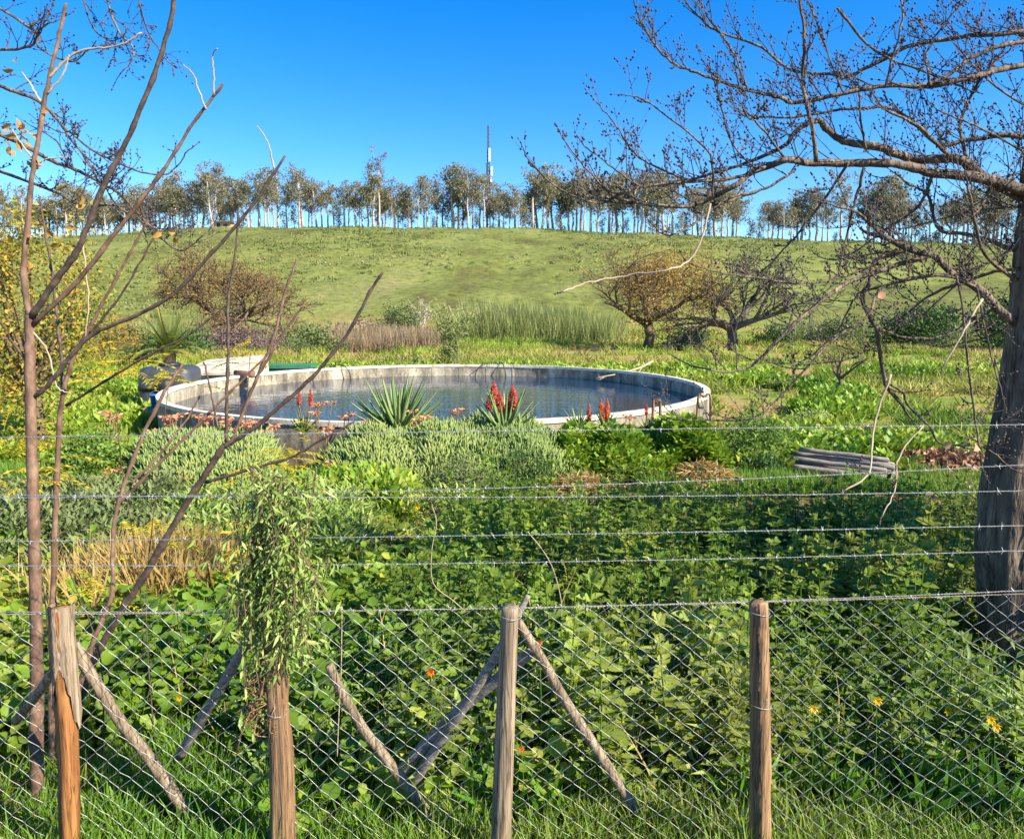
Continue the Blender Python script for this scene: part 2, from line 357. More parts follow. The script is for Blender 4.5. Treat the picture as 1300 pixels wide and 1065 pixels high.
# ------------------------------------------------------------------ tank
TC = np.array([-2.17, 23.2]); TR = 8.05; RZ = 1.06; WZ = .60
def ring(g, r0, r1, z0, z1, a0=0, a1=2*math.pi, n=160, rnd=.5, jit=0):
    an = np.linspace(a0, a1, n+1); c, s = np.cos(an), np.sin(an); V = []
    for r, z in ((r0, z0), (r1, z0), (r1, z1), (r0, z1)):
        V.append(np.stack([TC[0]+r*c, TC[1]+r*s, np.full(n+1, z)+(rs.rand(n+1)-.5)*jit*(z == z1)], -1))
    V = np.concatenate(V); k = n+1; i = np.arange(n); Q = []
    for a, b in ((1, 0), (2, 1), (3, 2), (0, 3)): Q.append(np.stack([a*k+i, a*k+i+1, b*k+i+1, b*k+i], -1))
    Q.append(np.array([[0, k, 2*k, 3*k], [3*k+n, 2*k+n, k+n, n]]))
    g.add(V, None, np.concatenate(Q), .5, rnd)
tank = empty('water_tank', (TC[0], TC[1], 0), 'wide round concrete reservoir filled with water below the hill', 'water tank')
g = Geo(); ring(g, TR-.14, TR, -.2, RZ-.09); part(g, 'wall', M['concrete'], tank, True)
NSEG = 44
g = Geo()
for k in range(NSEG):
    a = k*2*math.pi/NSEG; ring(g, TR-.17, TR+.03, RZ-.092, RZ+(rs.rand()-.5)*.012, a+.0015, a+2*math.pi/NSEG-.0015, 5)
part(g, 'rim', M['rim'], tank, True)
for k in range(NSEG):
    g = Geo(); a = (k+.02)*2*math.pi/NSEG; ring(g, TR-.155, TR-.139, .2, RZ-.095, a-.004, a+.004, 1); part(g, 'panel_joint', M['concrete'], tank, True)
g = Geo(); rr = np.linspace(0, TR-.139, 30); an = np.arange(96)*2*math.pi/96
V = np.stack([TC[0]+rr[:, None]*np.cos(an), TC[1]+rr[:, None]*np.sin(an), np.full((30, 96), WZ)], -1).reshape(-1, 3)
i = np.arange(29)[:, None]*96; j = np.arange(96)[None, :]; k = (j+1) % 96
g.add(V, None, np.stack([i+j, i+96+j, i+96+k, i+k], -1).reshape(-1, 4)); tag(g.build('water', M['water']), 'dark rippled water inside the round tank reflecting sky and trees', 'water', kind='structure')
def rimpt(px, r=TR-.07, far=True):
    best = None
    for a in np.linspace(0, 2*math.pi, 1440):
        q = np.array([TC[0]+r*math.cos(a), TC[1]+r*math.sin(a), RZ])
        if (math.sin(a) > 0) != far: continue
        d = abs(pix(q)[0]-px)
        if best is None or d < best[0]: best = (d, a, q)
    return best[1], best[2]
# outlet pipe through the left wall
a, q = rimpt(303); rad = np.array([math.cos(a), math.sin(a), 0])
g = Geo(); tube(g, [q+rad*.15-[0, 0, .0]+[0, 0, .08], q-rad*.2+[0, 0, .08], q-rad*.55+[0, 0, .06]], [.09]*3, 12); tube(g, [q-rad*.53+[0, 0, .06], q-rad*.62+[0, 0, .055]], [.13, .13], 12)
e = empty('outlet_pipe', q, 'short rusty iron pipe poking over the tank rim at its far left', 'pipe'); part(g, 'pipe', M['rust'], e)
g = Geo(); box(g, -.09, .09, -.06, .06, -.42, -.02, o=q-rad*.24); part(g, 'bracket', M['black'], e, True)
def hose(px, name, lab, w):
    a, q = rimpt(px); rad = np.array([math.cos(a), math.sin(a), 0]); tn = np.array([-rad[1], rad[0], 0]); g = Geo()
    for sgn, ww in ((1, w), (-.6, w*.8)):
        W_ = ww*sgn; up_ = np.array([0, 0, 1.0])
        pts = smooth([q+rad*.2-up_*.25, q+rad*.12+up_*.05+tn*W_*.08, q-rad*.05+up_*.11+tn*W_*.3, q-rad*.25+up_*.05+tn*W_*.62, q-rad*.38-up_*.2+tn*W_*.88, q-rad*.42-up_*.55+tn*W_], 6)
        tube(g, pts, .022, 6)
    tag(g.build(name, M['black'], loc=q), lab, 'hose')
hose(424, 'garden_hose', 'black hose looped over the far rim at the tank\'s tan sunlit side', 1.1)
hose(632, 'garden_hose', 'black hose looped over the middle of the far rim above the red aloe', .9)

# cistern, slab, crate, bucket left of the tank
def rbox(g, sx, sy, sz, r, o, n=5, rnd=.5):
    """box with rounded vertical edges and rounded top"""
    pts = []
    for cx, cy, a0 in ((1, 1, 0), (-1, 1, 90), (-1, -1, 180), (1, -1, 270)):
        for k in range(n+1):
            a = R(a0+90*k/n); pts.append((cx*(sx/2-r)+r*math.cos(a), cy*(sy/2-r)+r*math.sin(a)))
    pts = np.array(pts); m = len(pts); rows = [(0, 1)]+[(sz-r*.6+r*.6*math.sin(R(90*k/n)), 1-(r/ min(sx, sy))*1.2*(1-math.cos(R(90*k/n)))) for k in range(n+1)]
    V = np.concatenate([np.column_stack([pts*s, np.full(m, z)]) for z, s in rows])+np.asarray(o)
    V = np.vstack([V, [o[0], o[1], o[2]+sz]]); Q = []; i = np.arange(m); j = (i+1) % m
    for k in range(len(rows)-1): Q.append(np.stack([k*m+i, k*m+j, (k+1)*m+j, (k+1)*m+i], -1))
    k = len(rows)-1; T = np.stack([k*m+i, k*m+j, np.full(m, len(V)-1)], -1); g.add(V, T, np.concatenate(Q), rnd, rnd)
e = empty('cistern', (-11.0, 24.0, 0), 'dark grey boxy plastic cistern at the tank\'s near left end', 'cistern', rz=.12)
g = Geo(); rbox(g, 1.65, 1.5, 1.55, .35, (-11.0, 24.0, 0)); part(g, 'body', M['cistern'], e)
g = Geo()
for z in (.45, .95): rbox(g, 1.70, 1.55, .07, .35, (-11.0, 24.0, z))
part(g, 'ridge', M['cistern'], e)
g = Geo(); lathe(g, [(0, .0), (.3, 0), (.33, .03), (.33, .1), (.28, .12), (0, .14)], 20, (-11.0, 24.0, 1.54)); part(g, 'lid', M['black'], e)
g = Geo(); tube(g, [(-10.95, 23.27, .95), (-10.95, 23.2, .95)], [.3, .3], 22); part(g, 'hatch', M['black'], e)
bp = P(199, 521, 21.5)
e = empty('bucket', (bp[0], bp[1], .55), 'bright blue bucket set at the left end of the tank', 'bucket')
g = Geo(); lathe(g, [(0, 0), (.13, 0), (.17, .34), (.18, .34), (.18, .36), (.155, .36), (.12, .02), (0, .02)], 20, (bp[0], bp[1], .55)); part(g, 'body', M['blue'], e)
g = Geo(); t = np.linspace(0, math.pi, 12); tube(g, np.stack([bp[0]+.17*np.cos(t), np.full(12, bp[1]), .9+.12*np.sin(t)], -1), .006, 4); part(g, 'handle', M['wire'], e)
e = empty('concrete_block', (bp[0], bp[1], 0), 'squat grey concrete block under the blue bucket', 'block')
g = Geo(); box(g, bp[0]-.28, bp[0]+.3, bp[1]-.25, bp[1]+.25, -.1, .548); part(g, 'block', M['concrete'], e, True)
# cream sloping slab roof beyond the rim
def shed():
    a = P(236, 472, 27.5); b = P(329, 458, 28.5)
    e = empty('low_shed', ((a[0]+b[0])/2, 28.2, 0), 'low cream shed roof slab just beyond the left rim of the tank', 'shed')
    g = Geo(); x0, x1 = a[0], b[0]
    V = [(x0, 27.2, 0), (x1, 27.2, 0), (x1, 29.6, 0), (x0, 29.6, 0), (x0, 27.2, .95), (x1, 27.2, 1.02), (x1, 29.6, 1.42), (x0, 29.6, 1.2)]
    g.add(V, None, [[0, 1, 5, 4], [1, 2, 6, 5], [2, 3, 7, 6], [3, 0, 4, 7]]); part(g, 'wall', M['cream'], e, True)
    g = Geo(); V = []
    for dz in (.0, .09): V += [(x0-.12, 27.05, .95+dz), (x1+.12, 27.05, 1.0+dz), (x1+.1, 29.7, 1.5+dz), (x0-.1, 29.7, 1.27+dz)]
    g.add(V, None, [[0, 3, 2, 1], [4, 5, 6, 7], [0, 1, 5, 4], [1, 2, 6, 5], [2, 3, 7, 6], [3, 0, 4, 7]]); part(g, 'roof', M['cream'], e, True)
    g = Geo(); box(g, x0+.4, x0+.9, 27.17, 27.197, .05, .8); part(g, 'hatch', M['black'], e, True)
shed()
c = P(367, 470, 30.5)
e = empty('green_box', (c[0], 30.5, 0), 'dark green lidded box behind the left part of the far rim', 'box')
g = Geo(); box(g, c[0]-.95, c[0]+.95, 30.1, 31.0, 0, .98); part(g, 'body', M['green'], e, True)
g = Geo(); box(g, c[0]-1.02, c[0]+1.02, 30.03, 31.07, .983, 1.12); part(g, 'lid', M['green'], e, True)
# branch leaning over the right of the far rim
def snag():
    g = Geo()
    pts = np.array([P(828, 459, 29.6), P(815, 466, 29.0), P(790, 474, 28.3), P(760, 479, 27.8)]); tube(g, pts, [.05, .045, .035, .02], 6)
    tube(g, [pts[1], P(806, 482, 28.6)], [.025, .012], 5); tube(g, [pts[2], P(786, 486, 28.0)], [.02, .01], 5)
    for k in range(14): b = pts[3]+rdir(1)[0]*.12; tube(g, [pts[3]+(pts[2]-pts[3])*rs.rand()*.4, b], [.008, .004], 3)
    tag(g.build('fallen_branch', M['paletwig'], loc=pts[1]), 'pale dead branch lying over the tank\'s far right rim', 'branch')
snag()

# ------------------------------------------------------------------ growing branches
def grow(g, p, d, L, r, lvl, o, tips):
    """o: nch, lr (length ratio), ang, up, wig, rmin, nseg"""
    n = o.get('nseg', 6) if lvl > 0 else 4
    pts = [np.array(p, float)]; d = np.array(d, float); d /= np.linalg.norm(d)
    for i in range(n):
        d = d+rs.normal(size=3)*o['wig']+np.array([0, 0, o['up']]); d /= np.linalg.norm(d)
        pts.append(pts[-1]+d*L/n)
    pts = np.array(pts); rad = np.linspace(r, max(r*o.get('taper', .45), o['rmin']), n+1)
    tube(g, pts, rad, 3 if lvl <= 0 else (4 if lvl == 1 else 6), rnd=.5, cap=lvl >= 1 or r > .01)
    tips.append((pts[-1], d.copy(), lvl)); 
    if lvl <= 0: return
    nc = o['nch'][min(lvl, len(o['nch'])-1)]
    for c in range(nc):
        f = (.25+.75*(c+rs.rand())/nc) if lvl < o['top'] else (.35+.65*(c+rs.rand())/nc)
        i = min(int(f*n), n-1); q = pts[i]+(pts[i+1]-pts[i])*(f*n-i)
        t = pts[i+1]-pts[i]; t /= np.linalg.norm(t); s = np.cross(t, rdir(1)[0]); s /= np.linalg.norm(s)+1e-9
        a = o['ang']*(.7+.6*rs.rand()); dd = t*math.cos(a)+s*math.sin(a); dd = dd+np.array(o.get('bias', (0, 0, 0)))
        grow(g, q, dd, L*o['lr']*(.75+.5*rs.rand())*(1.15-.35*f), max(rad[i]*.62, o['rmin']), lvl-1, o, tips)

def scatter_leaves(g, centres, per, spread, size, LT, up=0.0, r0=None, flat=1.0, down=0.0):
    centres = np.asarray(centres); N = len(centres)*per
    c = np.repeat(centres, per, 0); off = rs.normal(size=(N, 3))*spread*np.array([1, 1, flat]); pos = c+off
    d = rdir(N)+np.array([0, 0, up-down])
    M3 = frames(d, size*(.6+.8*rs.rand(N)), rs.rand(N)*6.28)
    base = rs.rand(len(centres)); rn = np.clip(np.repeat(base, per)*.55+rs.rand(N)*.45, 0, 1)
    inst(g, LT[0], LT[1], pos, M3, rn)

# ------------------------------------------------------------------ eucalyptus row
LG = leaf(.8, .1, .1)
def gum_variant(k, name='gum_tree'):
    h = [17, 15, 13.5, 16, 12, 18, 14, 11, 22][k]
    lean = rs.normal()*.04; root = empty(name, (0, 0, 0), 'x', 'tree'); g = Geo(); cen = []
    n = 7; pts = np.array([[lean*h*(i/n)+rs.normal()*.12*(i > 0), rs.normal()*.1, h*.92*i/n] for i in range(n+1)]); tube(g, pts, np.linspace(.34, .09, n+1)*(1+.25*rs.rand()), 6)
    nb = 13 if k != 8 else 11
    for b in range(nb):
        f = (.42+.56*(b+rs.rand())/nb) if k != 8 else (.55+.42*(b+rs.rand())/nb); i = min(int(f*n), n-1); q = pts[i]+(pts[i+1]-pts[i])*(f*n-i)
        a = rs.rand()*6.28; L = h*(.24-.14*(f-.4))*(.6+.8*rs.rand()); 
        p1 = q+np.array([math.cos(a)*L*.45, math.sin(a)*L*.45, L*.5]); p2 = p1+np.array([math.cos(a+.3)*L*.4, math.sin(a+.3)*L*.4, L*(.2+.4*rs.rand())])
        tube(g, [q, p1, p2], [.1, .06, .03], 4)
        cen += [p2, p1*.4+p2*.6+rs.normal(size=3)*.35]
        if rs.rand() < .6: cen.append(p1+rs.normal(size=3)*.5-[0, 0, .4])
    cen.append(pts[-1]+[0, 0, .5])
    part(g, 'trunk', M['gumtrunk'], root)
    g = Geo()
    for c in cen:
        s = .34+.38*rs.rand(); scatter_leaves(g, [c+rs.normal(size=3)*.5], int(66*s*s/.5), s*np.array([1.1, 1.1, .62]), .37, LG)
        scatter_leaves(g, [c-[0, 0, .7*s]], 14, s*.6, .4, LG, down=.8)
    part(g, 'crown', M['gum'], root); return root
def sapling_gum(k):
    h = [7, 9][k]; root = empty('gum_tree', (0, 0, 0), 'x', 'tree'); g = Geo(); tube(g, [(0, 0, 0), (.1, 0, h*.5), (0, .1, h*.9)], [.12, .09, .04], 5); part(g, 'trunk', M['gumtrunk'], root)
    g = Geo(); scatter_leaves(g, [(rs.normal()*.6, rs.normal()*.6, h*(.35+.6*i/8)) for i in range(9)], 45, .5, .4, LG); part(g, 'crown', M['gum'], root); return root
protos = [gum_variant(k) for k in range(9)]+[sapling_gum(k) for k in range(2)]
used = set()
def place_gum(k, px, Y, sc, label, group):
    x = (px-650)/F*Y*1.015; z = float(H(x, Y))-.15; sc3 = (sc, sc, sc)
    if k in used: return copy_tree(protos[k], (x, Y, z), rs.rand()*6.28, sc, label, group)
    used.add(k); o = protos[k]; o.location = (x, Y, z); o.scale = sc3; o.rotation_euler[2] = rs.rand()*6.28; o['label'] = label
    if group: o['group'] = group
    return o
# skyline heights in the photo: (px, top py)
sky = [(-60, 250), (150, 250), (200, 235), (240, 235), (280, 216), (310, 240), (350, 222), (380, 215), (410, 235), (460, 232), (500, 238), (540, 235), (590, 228), (630, 235), (690, 220), (740, 232), (800, 228), (850, 230), (900, 238), (945, 262), (965, 248), (1000, 250), (1060, 240), (1120, 240), (1200, 236), (1400, 240)]
hs = [17, 15, 13.5, 16, 12, 18, 14, 11, 22, 7, 9]
zones = [(-80, 268, 'slender grey gum tree on the crest left of the small hut'), (268, 470, 'grey-green gum tree on the crest between the hut and the tallest gum'),
         (470, 612, 'open-crowned gum tree on the crest between the tallest gum and the mast'), (612, 690, 'gum tree on the crest between the mast and the broken trunk'),
         (690, 935, 'gum tree of the crest row behind the bare branch tips right of the broken trunk'), (935, 1085, 'gum tree of the separate clump right of the gap in the crest row'), (1085, 1500, 'gum tree of the crest row seen through the thick bare limbs')]
gn = ['gum trees left of the hut', 'gum trees right of the hut', 'gum trees left of the mast', 'gum trees right of the mast', 'gum trees right of the broken trunk', 'gum trees of the separate clump', 'gum trees behind the bare limbs']
px = -60.0; cnt = 0
sx_, sy_ = zip(*sky)
while px < 1400:
    if not (928 < px < 944) and not (1070 < px < 1082) and not (330 < px < 336):
        Y = 214+rs.rand()*26
        top = np.interp(px, sx_, sy_)+rs.rand()*28-9
        x = (px-650)/F*Y; base = float(H(x, Y)); hgt = P(px, top, Y)[2]-base
        if rs.rand() < .2: k = 9+rs.randint(2); sc = .7+.6*rs.rand()
        else: k = rs.randint(8); sc = hgt/hs[k]*(.82+.42*rs.rand()**1.5)
        zi = [i for i, z in enumerate(zones) if z[0] <= px < z[1]][0]
        place_gum(k, px, Y, sc, zones[zi][2], gn[zi]); cnt += 1
    px += (3.6+rs.rand()*5.0)*(1.3 if px > 940 and px < 1080 else 1)*(.8 if px < 330 else 1)
place_gum(8, 487, 216, .93, 'tallest gum tree of the crest row, standing clear above its neighbours', None)
place_gum(5, 620-4, 219, .88, 'gum tree directly at the foot of the tall mast', None)
place_gum(3, 283, 221, 1.05, 'high-crowned gum tree rising directly behind the small hut', None)
# shrubs along the crest
LB = leaf(.6, .1, .1)
# mast
mp_ = P(620, 291, 223); mz = float(H(mp_[0], 223)); mt = P(619, 160, 223)[2]
e = empty('mast', (mp_[0], 223, mz), 'tall dark radio mast with white antenna panels above the gum trees', 'mast')
g = Geo(); hh = mt-mz
for a in range(3):
    an = a*2.094; pts = [(mp_[0]+math.cos(an)*.55*(1-.6*t), 223+math.sin(an)*.55*(1-.6*t), mz+hh*t) for t in np.linspace(0, 1, 5)]; tube(g, pts, .14, 4)
nb = 30
for i in range(nb):
    for a in range(3):
        t0, t1 = i/nb, (i+1)/nb; a0 = a*2.094; a1 = (a+1)*2.094
        f = lambda an, t: (mp_[0]+math.cos(an)*.55*(1-.6*t), 223+math.sin(an)*.55*(1-.6*t), mz+hh*t)
        tube(g, [f(a0, t0), f(a1, t1)], .05, 3, cap=False)
part(g, 'lattice', M['steel'], e)
for (dx, py0, py1) in ((.45, 189, 206), (-.3, 208, 222), (1.1, 212, 224), (.9, 226, 232)):
    z1 = P(620, py0, 223)[2]; z0 = P(620, py1, 223)[2]; g = Geo(); box(g, mp_[0]+dx-.28, mp_[0]+dx+.28, 222.2, 222.5, z0, z1); part(g, 'antenna', M['white'] if dx > 0 else M['steel'], e, True)
    g = Geo(); tube(g, [(mp_[0], 223, (z0+z1)/2), (mp_[0]+dx, 222.5, (z0+z1)/2)], .05, 4); part(g, 'bracket', M['steel'], e)
# snapped trunk
q = P(676, 292, 216); z0 = float(H(q[0], 216)); e = empty('broken_trunk', (q[0], 216, z0), 'bare snapped tree trunk without crown standing in the crest row', 'dead tree')
g = Geo(); tube(g, [(q[0], 216, z0-.2), (q[0]+.1, 216, z0+4), (q[0], 216, z0+8.6), (q[0]+.15, 216, z0+9.4)], [.42, .36, .3, .1], 8); part(g, 'trunk', M['gumtrunk'], e)
# hut
q = P(283, 291, 209); z0 = float(H(q[0], 209)); e = empty('hut', (q[0], 209, z0), 'small ochre hut with a flat grey roof on the hill crest', 'hut')
g = Geo(); box(g, q[0]-2.2, q[0]+2.2, 209, 212, z0-.5, z0+1.75); part(g, 'wall', M['hutwall'], e, True)
g = Geo(); V = []
for dz in (0, .25): V += [(q[0]-3, 208.2, z0+1.76+dz), (q[0]+3, 208.2, z0+1.76+dz), (q[0]+3, 213, z0+2.2+dz), (q[0]-3, 213, z0+2.2+dz)]
g.add(V, None, [[0, 3, 2, 1], [4, 5, 6, 7], [0, 1, 5, 4], [1, 2, 6, 5], [2, 3, 7, 6], [3, 0, 4, 7]]); part(g, 'roof', M['hutroof'], e, True)
g = Geo(); box(g, q[0]-1.6, q[0]-.7, 208.95, 208.99, z0-.1, z0+1.5); part(g, 'door', M['black'], e, True)
g = Geo(); box(g, q[0]+.2, q[0]+1.3, 208.95, 208.99, z0+.6, z0+1.3); part(g, 'window', M['steel'], e, True)

# ------------------------------------------------------------------ mid-distance trees and bushes
def bare_tree(name, px, py, Y, h, w, label, bark, o=None, leafm=None, nleaf=0, lsize=.25, spread=.5, fork=4, lvl=4, r=None, lfilter=None, cat='tree'):
    p = P(px, py, Y); z = float(H(p[0], Y)); b = np.array([p[0], Y, z-.1]); root = empty(name, b, label, cat)
    oo = dict(nch=[0, 4, 4, 4, 4, 4], lr=.62, ang=.75, up=.04, wig=.16, rmin=.012*h/6, top=lvl); oo.update(o or {})
    r = r or h*.035; g = Geo(); th = h*oo.get('trunkf', .18); tube(g, [b, b+[.02*h, 0, th*.5], b+[0, 0, th]], [r*1.25, r, r*.95], 8); part(g, 'trunk', bark, root)
    g = Geo(); tips = []
    for k in range(fork):
        a = k*6.283/fork+rs.rand()*.8; out = w/h*1.1; d = np.array([math.cos(a)*out, math.sin(a)*out, .9 if k else 1.2])
        grow(g, b+[0, 0, th*.96], d, h*.42*(.85+.3*rs.rand()), r*.7, lvl-1, oo, tips)
    part(g, 'branches', bark, root)
    if leafm is not None:
        c = [t[0] for t in tips if t[2] <= 1 and (lfilter is None or lfilter(t[0]-b))]
        g = Geo(); scatter_leaves(g, c, nleaf, spread, lsize, LB); part(g, 'foliage', leafm, root)
    return root
bare_tree('oak_tree', 288, 408, 62, 10.5, 9.5, 'round leafless brown oak left of centre at the foot of the hill', M['browntree'], dict(ang=.75, wig=.17, up=.01, rmin=.024, nch=[0, 5, 5, 4, 4], lr=.66), M['oakleaf'], 3, .13, .4, fork=6, lvl=5)
bare_tree('oak_tree', 822, 432, 64, 12.0, 17.5, 'spreading oak holding rusty orange leaves behind the tank', M['browntree'], dict(ang=.75, wig=.17, up=.01, rmin=.022, lr=.66), M['oakleaf'], 12, .2, .8, fork=5, lvl=5, lfilter=lambda v: rs.rand() < (.65 if v[0] > -.5 else .2))
bare_tree('oak_tree', 928, 425, 60, 10.0, 10.0, 'gnarled leafless dark tree right of the orange oak', M['darktree'], dict(ang=.75, wig=.2, up=.02, rmin=.03, nch=[0, 3, 3, 4, 4], lr=.7), fork=5, lvl=5, r=.42)
bare_tree('pale_tree', 532, 398, 78, 5.2, 2.2, 'pale bleached leafless tree behind the round green bush', M['palebark'], dict(ang=.4, up=.1, rmin=.03), fork=4, lvl=3)
bare_tree('fruit_tree', 1066, 497, 29, 2.6, 2.4, 'small leafless fruit tree alone on the bright grass right of the tank', M['browntree'], dict(ang=.6, up=.06, rmin=.008, trunkf=.3), fork=4, lvl=3)
def bush(name, px, py, Y, w, h, label, matl, n=3000, size=.16, LT=None, cat='bush', flat=.85, branches=True, bark=None, clump=26, z0=None, dep=None):
    p = P(px, py, Y); z = float(H(p[0], Y)) if z0 is None else z0; b = np.array([p[0], Y, z]); root = empty(name, b, label, cat); dep = dep or w
    cs = []
    for k in range(clump):
        v = rdir(1)[0]*(.35+.6*rs.rand()**.6); v[2] = abs(v[2])*.98; cs.append(b+v*np.array([w/2*.86, dep/2*.86, h*.86])+[0, 0, h*.06])
    if branches:
        g = Geo()
        for c in cs[:18]: tube(g, smooth([b+rs.normal(size=3)*.02*w, b*.5+c*.5-[0, 0, h*.08], c], 4), np.linspace(.02*h, .006*h, 9), 4)
        part(g, 'stems', bark or M['browntree'], root)
    g = Geo(); sp = np.array([w, dep, h])*.085; scatter_leaves(g, np.array(cs), max(1, n//clump), sp, size, LT or LB, up=.3); part(g, 'foliage', matl, root); return root
bush('round_bush', 507, 408, 72, 5.2, 4.0, 'dense round dark green bush at the hill foot', M['greybush'], 9000, .2, clump=46)
bush('thorn_bush', 452, 436, 66, 5.0, 2.4, 'tangled dry brown scrub left of the tall dry reeds', M['dryreed'], 2500, .3)
bush('brown_bush', 140, 456, 48, 4.6, 3.3, 'russet brown bush left of the palm', M['oakleaf'], 3000, .13)
bush('olive_bush', 178, 462, 44, 2.8, 1.8, 'low olive bush between the russet bush and the palm', M['darkbush'], 1500, .12)
bush('purple_bush', 310, 448, 57, 7.5, 2.5, 'low purplish twiggy bush beyond the cream slab', leafmat('purple_twig', [(.10, .06, .06), (.2, .13, .12), (.27, .19, .15)], .1, .8), 5000, .18, clump=44)
bush('yellow_bush', 380, 447, 54, 3.0, 1.6, 'small yellow-green bush beside the purplish scrub', M['greybush'], 1500, .12)
bush('tall_bush', 1170, 420, 62, 7.5, 4.4, 'broad dark green bush at the field edge seen through the bare limbs', M['darkbush'], 5000, .28, clump=44)
bush('tall_bush', 1060, 416, 70, 5.5, 3.0, 'grey-green bush at the field edge right of the gnarled tree', M['greybush'], 3000, .25, clump=34)
bush('tall_bush', 1275, 422, 55, 5.5, 5.0, 'green bush at the field edge beside the big trunk', M['darkbush'], 3500, .25, clump=34)
bush('low_bush', 985, 425, 66, 4.2, 2.2, 'small olive bush directly right of the gnarled tree base', M['darkbush'], 1800, .22)
bush('low_bush', 880, 430, 68, 3.6, 2.0, 'small green bush between the orange oak and the gnarled tree', M['darkbush'], 1600, .22)
bush('low_bush', 228, 436, 52, 5.0, 2.2, 'green scrub behind the palm', M['darkbush'], 2600, .22)
bush('low_bush', 395, 432, 60, 6.5, 2.4, 'olive scrub under the slope behind the yellow-green bush', M['greybush'], 3000, .25)
bush('low_bush', 90, 420, 60, 12.0, 4.0, 'wide green thicket far left at the hill foot', M['darkbush'], 5200, .3, clump=50)
# palm
def palm():
    p = P(215, 458, 42); b = np.array([p[0], 42, float(H(p[0], 42))]); e = empty('palm', b, 'small palm with arching yellow-green fronds left of the cistern', 'palm'); g = Geo()
    tube(g, [b, b+[0, 0, .9]], [.32, .36], 10); part(g, 'trunk', M['browntree'], e); g = Geo(); BL = blade(.09, .3)
    for k in range(34):
        a = k*2.399; el = .3+1.15*(k/34)**.8; L = 3.0*(.8+.3*rs.rand()); t = np.linspace(0, 1, 12); hd = np.array([math.cos(a), math.sin(a), 0])
        pts = b+[0, 0, .9]+hd*(t*math.cos(el)*L)[:, None]+np.array([0, 0, 1])*(t*math.sin(el)*L-(t**2)*.75*L*math.cos(el))[:, None]
        tube(g, pts, np.linspace(.02, .006, 12), 4, .5)
        sd = np.cross(hd, [0, 0, 1])
        for s in (-1, 1):
            tt = np.linspace(.12, 1, 26); q = np.stack([np.interp(tt, t, pts[:, i]) for i in range(3)], -1)
            tg = np.gradient(q, axis=0); tg /= np.linalg.norm(tg, axis=1)[:, None]; d = tg*.75+sd*s*.8+np.array([0, 0, .12])
            inst(g, *BL, q, frames(d, .62*(1-.55*tt)+.08, None), np.full(26, rs.rand()))
    part(g, 'fronds', M['palm'], e)
palm()

# ------------------------------------------------------------------ stuff helpers
EXC = [(ground(1062, 606), 1.15, .9), (ground(738, 622), .55, .4), (ground(892, 618), .75, .5), (ground(1190, 598), 1.6, .7), (ground(1095, 550), .6, .7)]
def clear(X, Y):
    m = np.ones(len(X), bool)
    for q, a, b in EXC: m &= ((X-q[0])/a)**2+((Y-q[1])/b)**2 > 1
    return m
def px_of(X, Y): return 650+F*X/Y
def in_tank(x, y, m=.15): return (x-TC[0])**2+(y-TC[1])**2 < (TR+m)**2
def scatter_xy(n, y0, y1, px0, px1, py=None):
    """uniform over the ground between two distances and two sight lines"""
    Y = np.sqrt(y0**2+(y1**2-y0**2)*rs.rand(n)); px = px0+(px1-px0)*rs.rand(n); X = (px-650)/F*Y; return X, Y
def tuft(nb, spread, LT, lo=.5, hi=1, lean=.5, nr=rs):
    g = Geo(); pos = np.column_stack([nr.normal(size=nb)*spread, nr.normal(size=nb)*spread, np.zeros(nb)])
    d = np.column_stack([nr.normal(size=nb)*lean, nr.normal(size=nb)*lean, np.ones(nb)]); s = lo+(hi-lo)*nr.rand(nb)
    inst(g, *LT, pos, frames(d, s, nr.rand(nb)*6.28), nr.rand(nb)); return g
def gcat(g): return np.concatenate(g.V), np.concatenate(g.T), np.concatenate(g.rt)
def spread_stuff(name, mat, temps, X, Y, sc, label, cat, kind='stuff', zoff=-.02, patch=.5, tilt=.0, patchf=.5):
    g = Geo(); temps = [gcat(t) for t in temps]; idx = rs.randint(len(temps), size=len(X)); Z = H(X, Y)+zoff
    sc = np.broadcast_to(sc, X.shape)
    for k, (V, T, rn) in enumerate(temps):
        m = idx == k; N = m.sum()
        if not N: continue
        a = rs.rand(N)*6.28; c, s = np.cos(a), np.sin(a); Mx = np.zeros((N, 3, 3)); Mx[:, 0, 0] = c; Mx[:, 0, 1] = -s; Mx[:, 1, 0] = s; Mx[:, 1, 1] = c; Mx[:, 2, 2] = 1
        if tilt: Mx[:, 0, 2] = rs.normal(size=N)*tilt; Mx[:, 1, 2] = rs.normal(size=N)*tilt
        Mx *= sc[m][:, None, None]
        pt = vnoise(X[m]*patchf, Y[m]*patchf, 11)
        r2 = np.clip(rn[None]*(1-patch)+pt[:, None]*patch*1.3-.1*patch, 0, 1)
        inst(g, V, T, np.column_stack([X[m], Y[m], Z[m]]), Mx, r2.ravel())
    return tag(g.build(name, mat), label, cat, kind=kind)

BLT = blade(.10, .35, 3); BL2 = blade(.05, .3, 3)
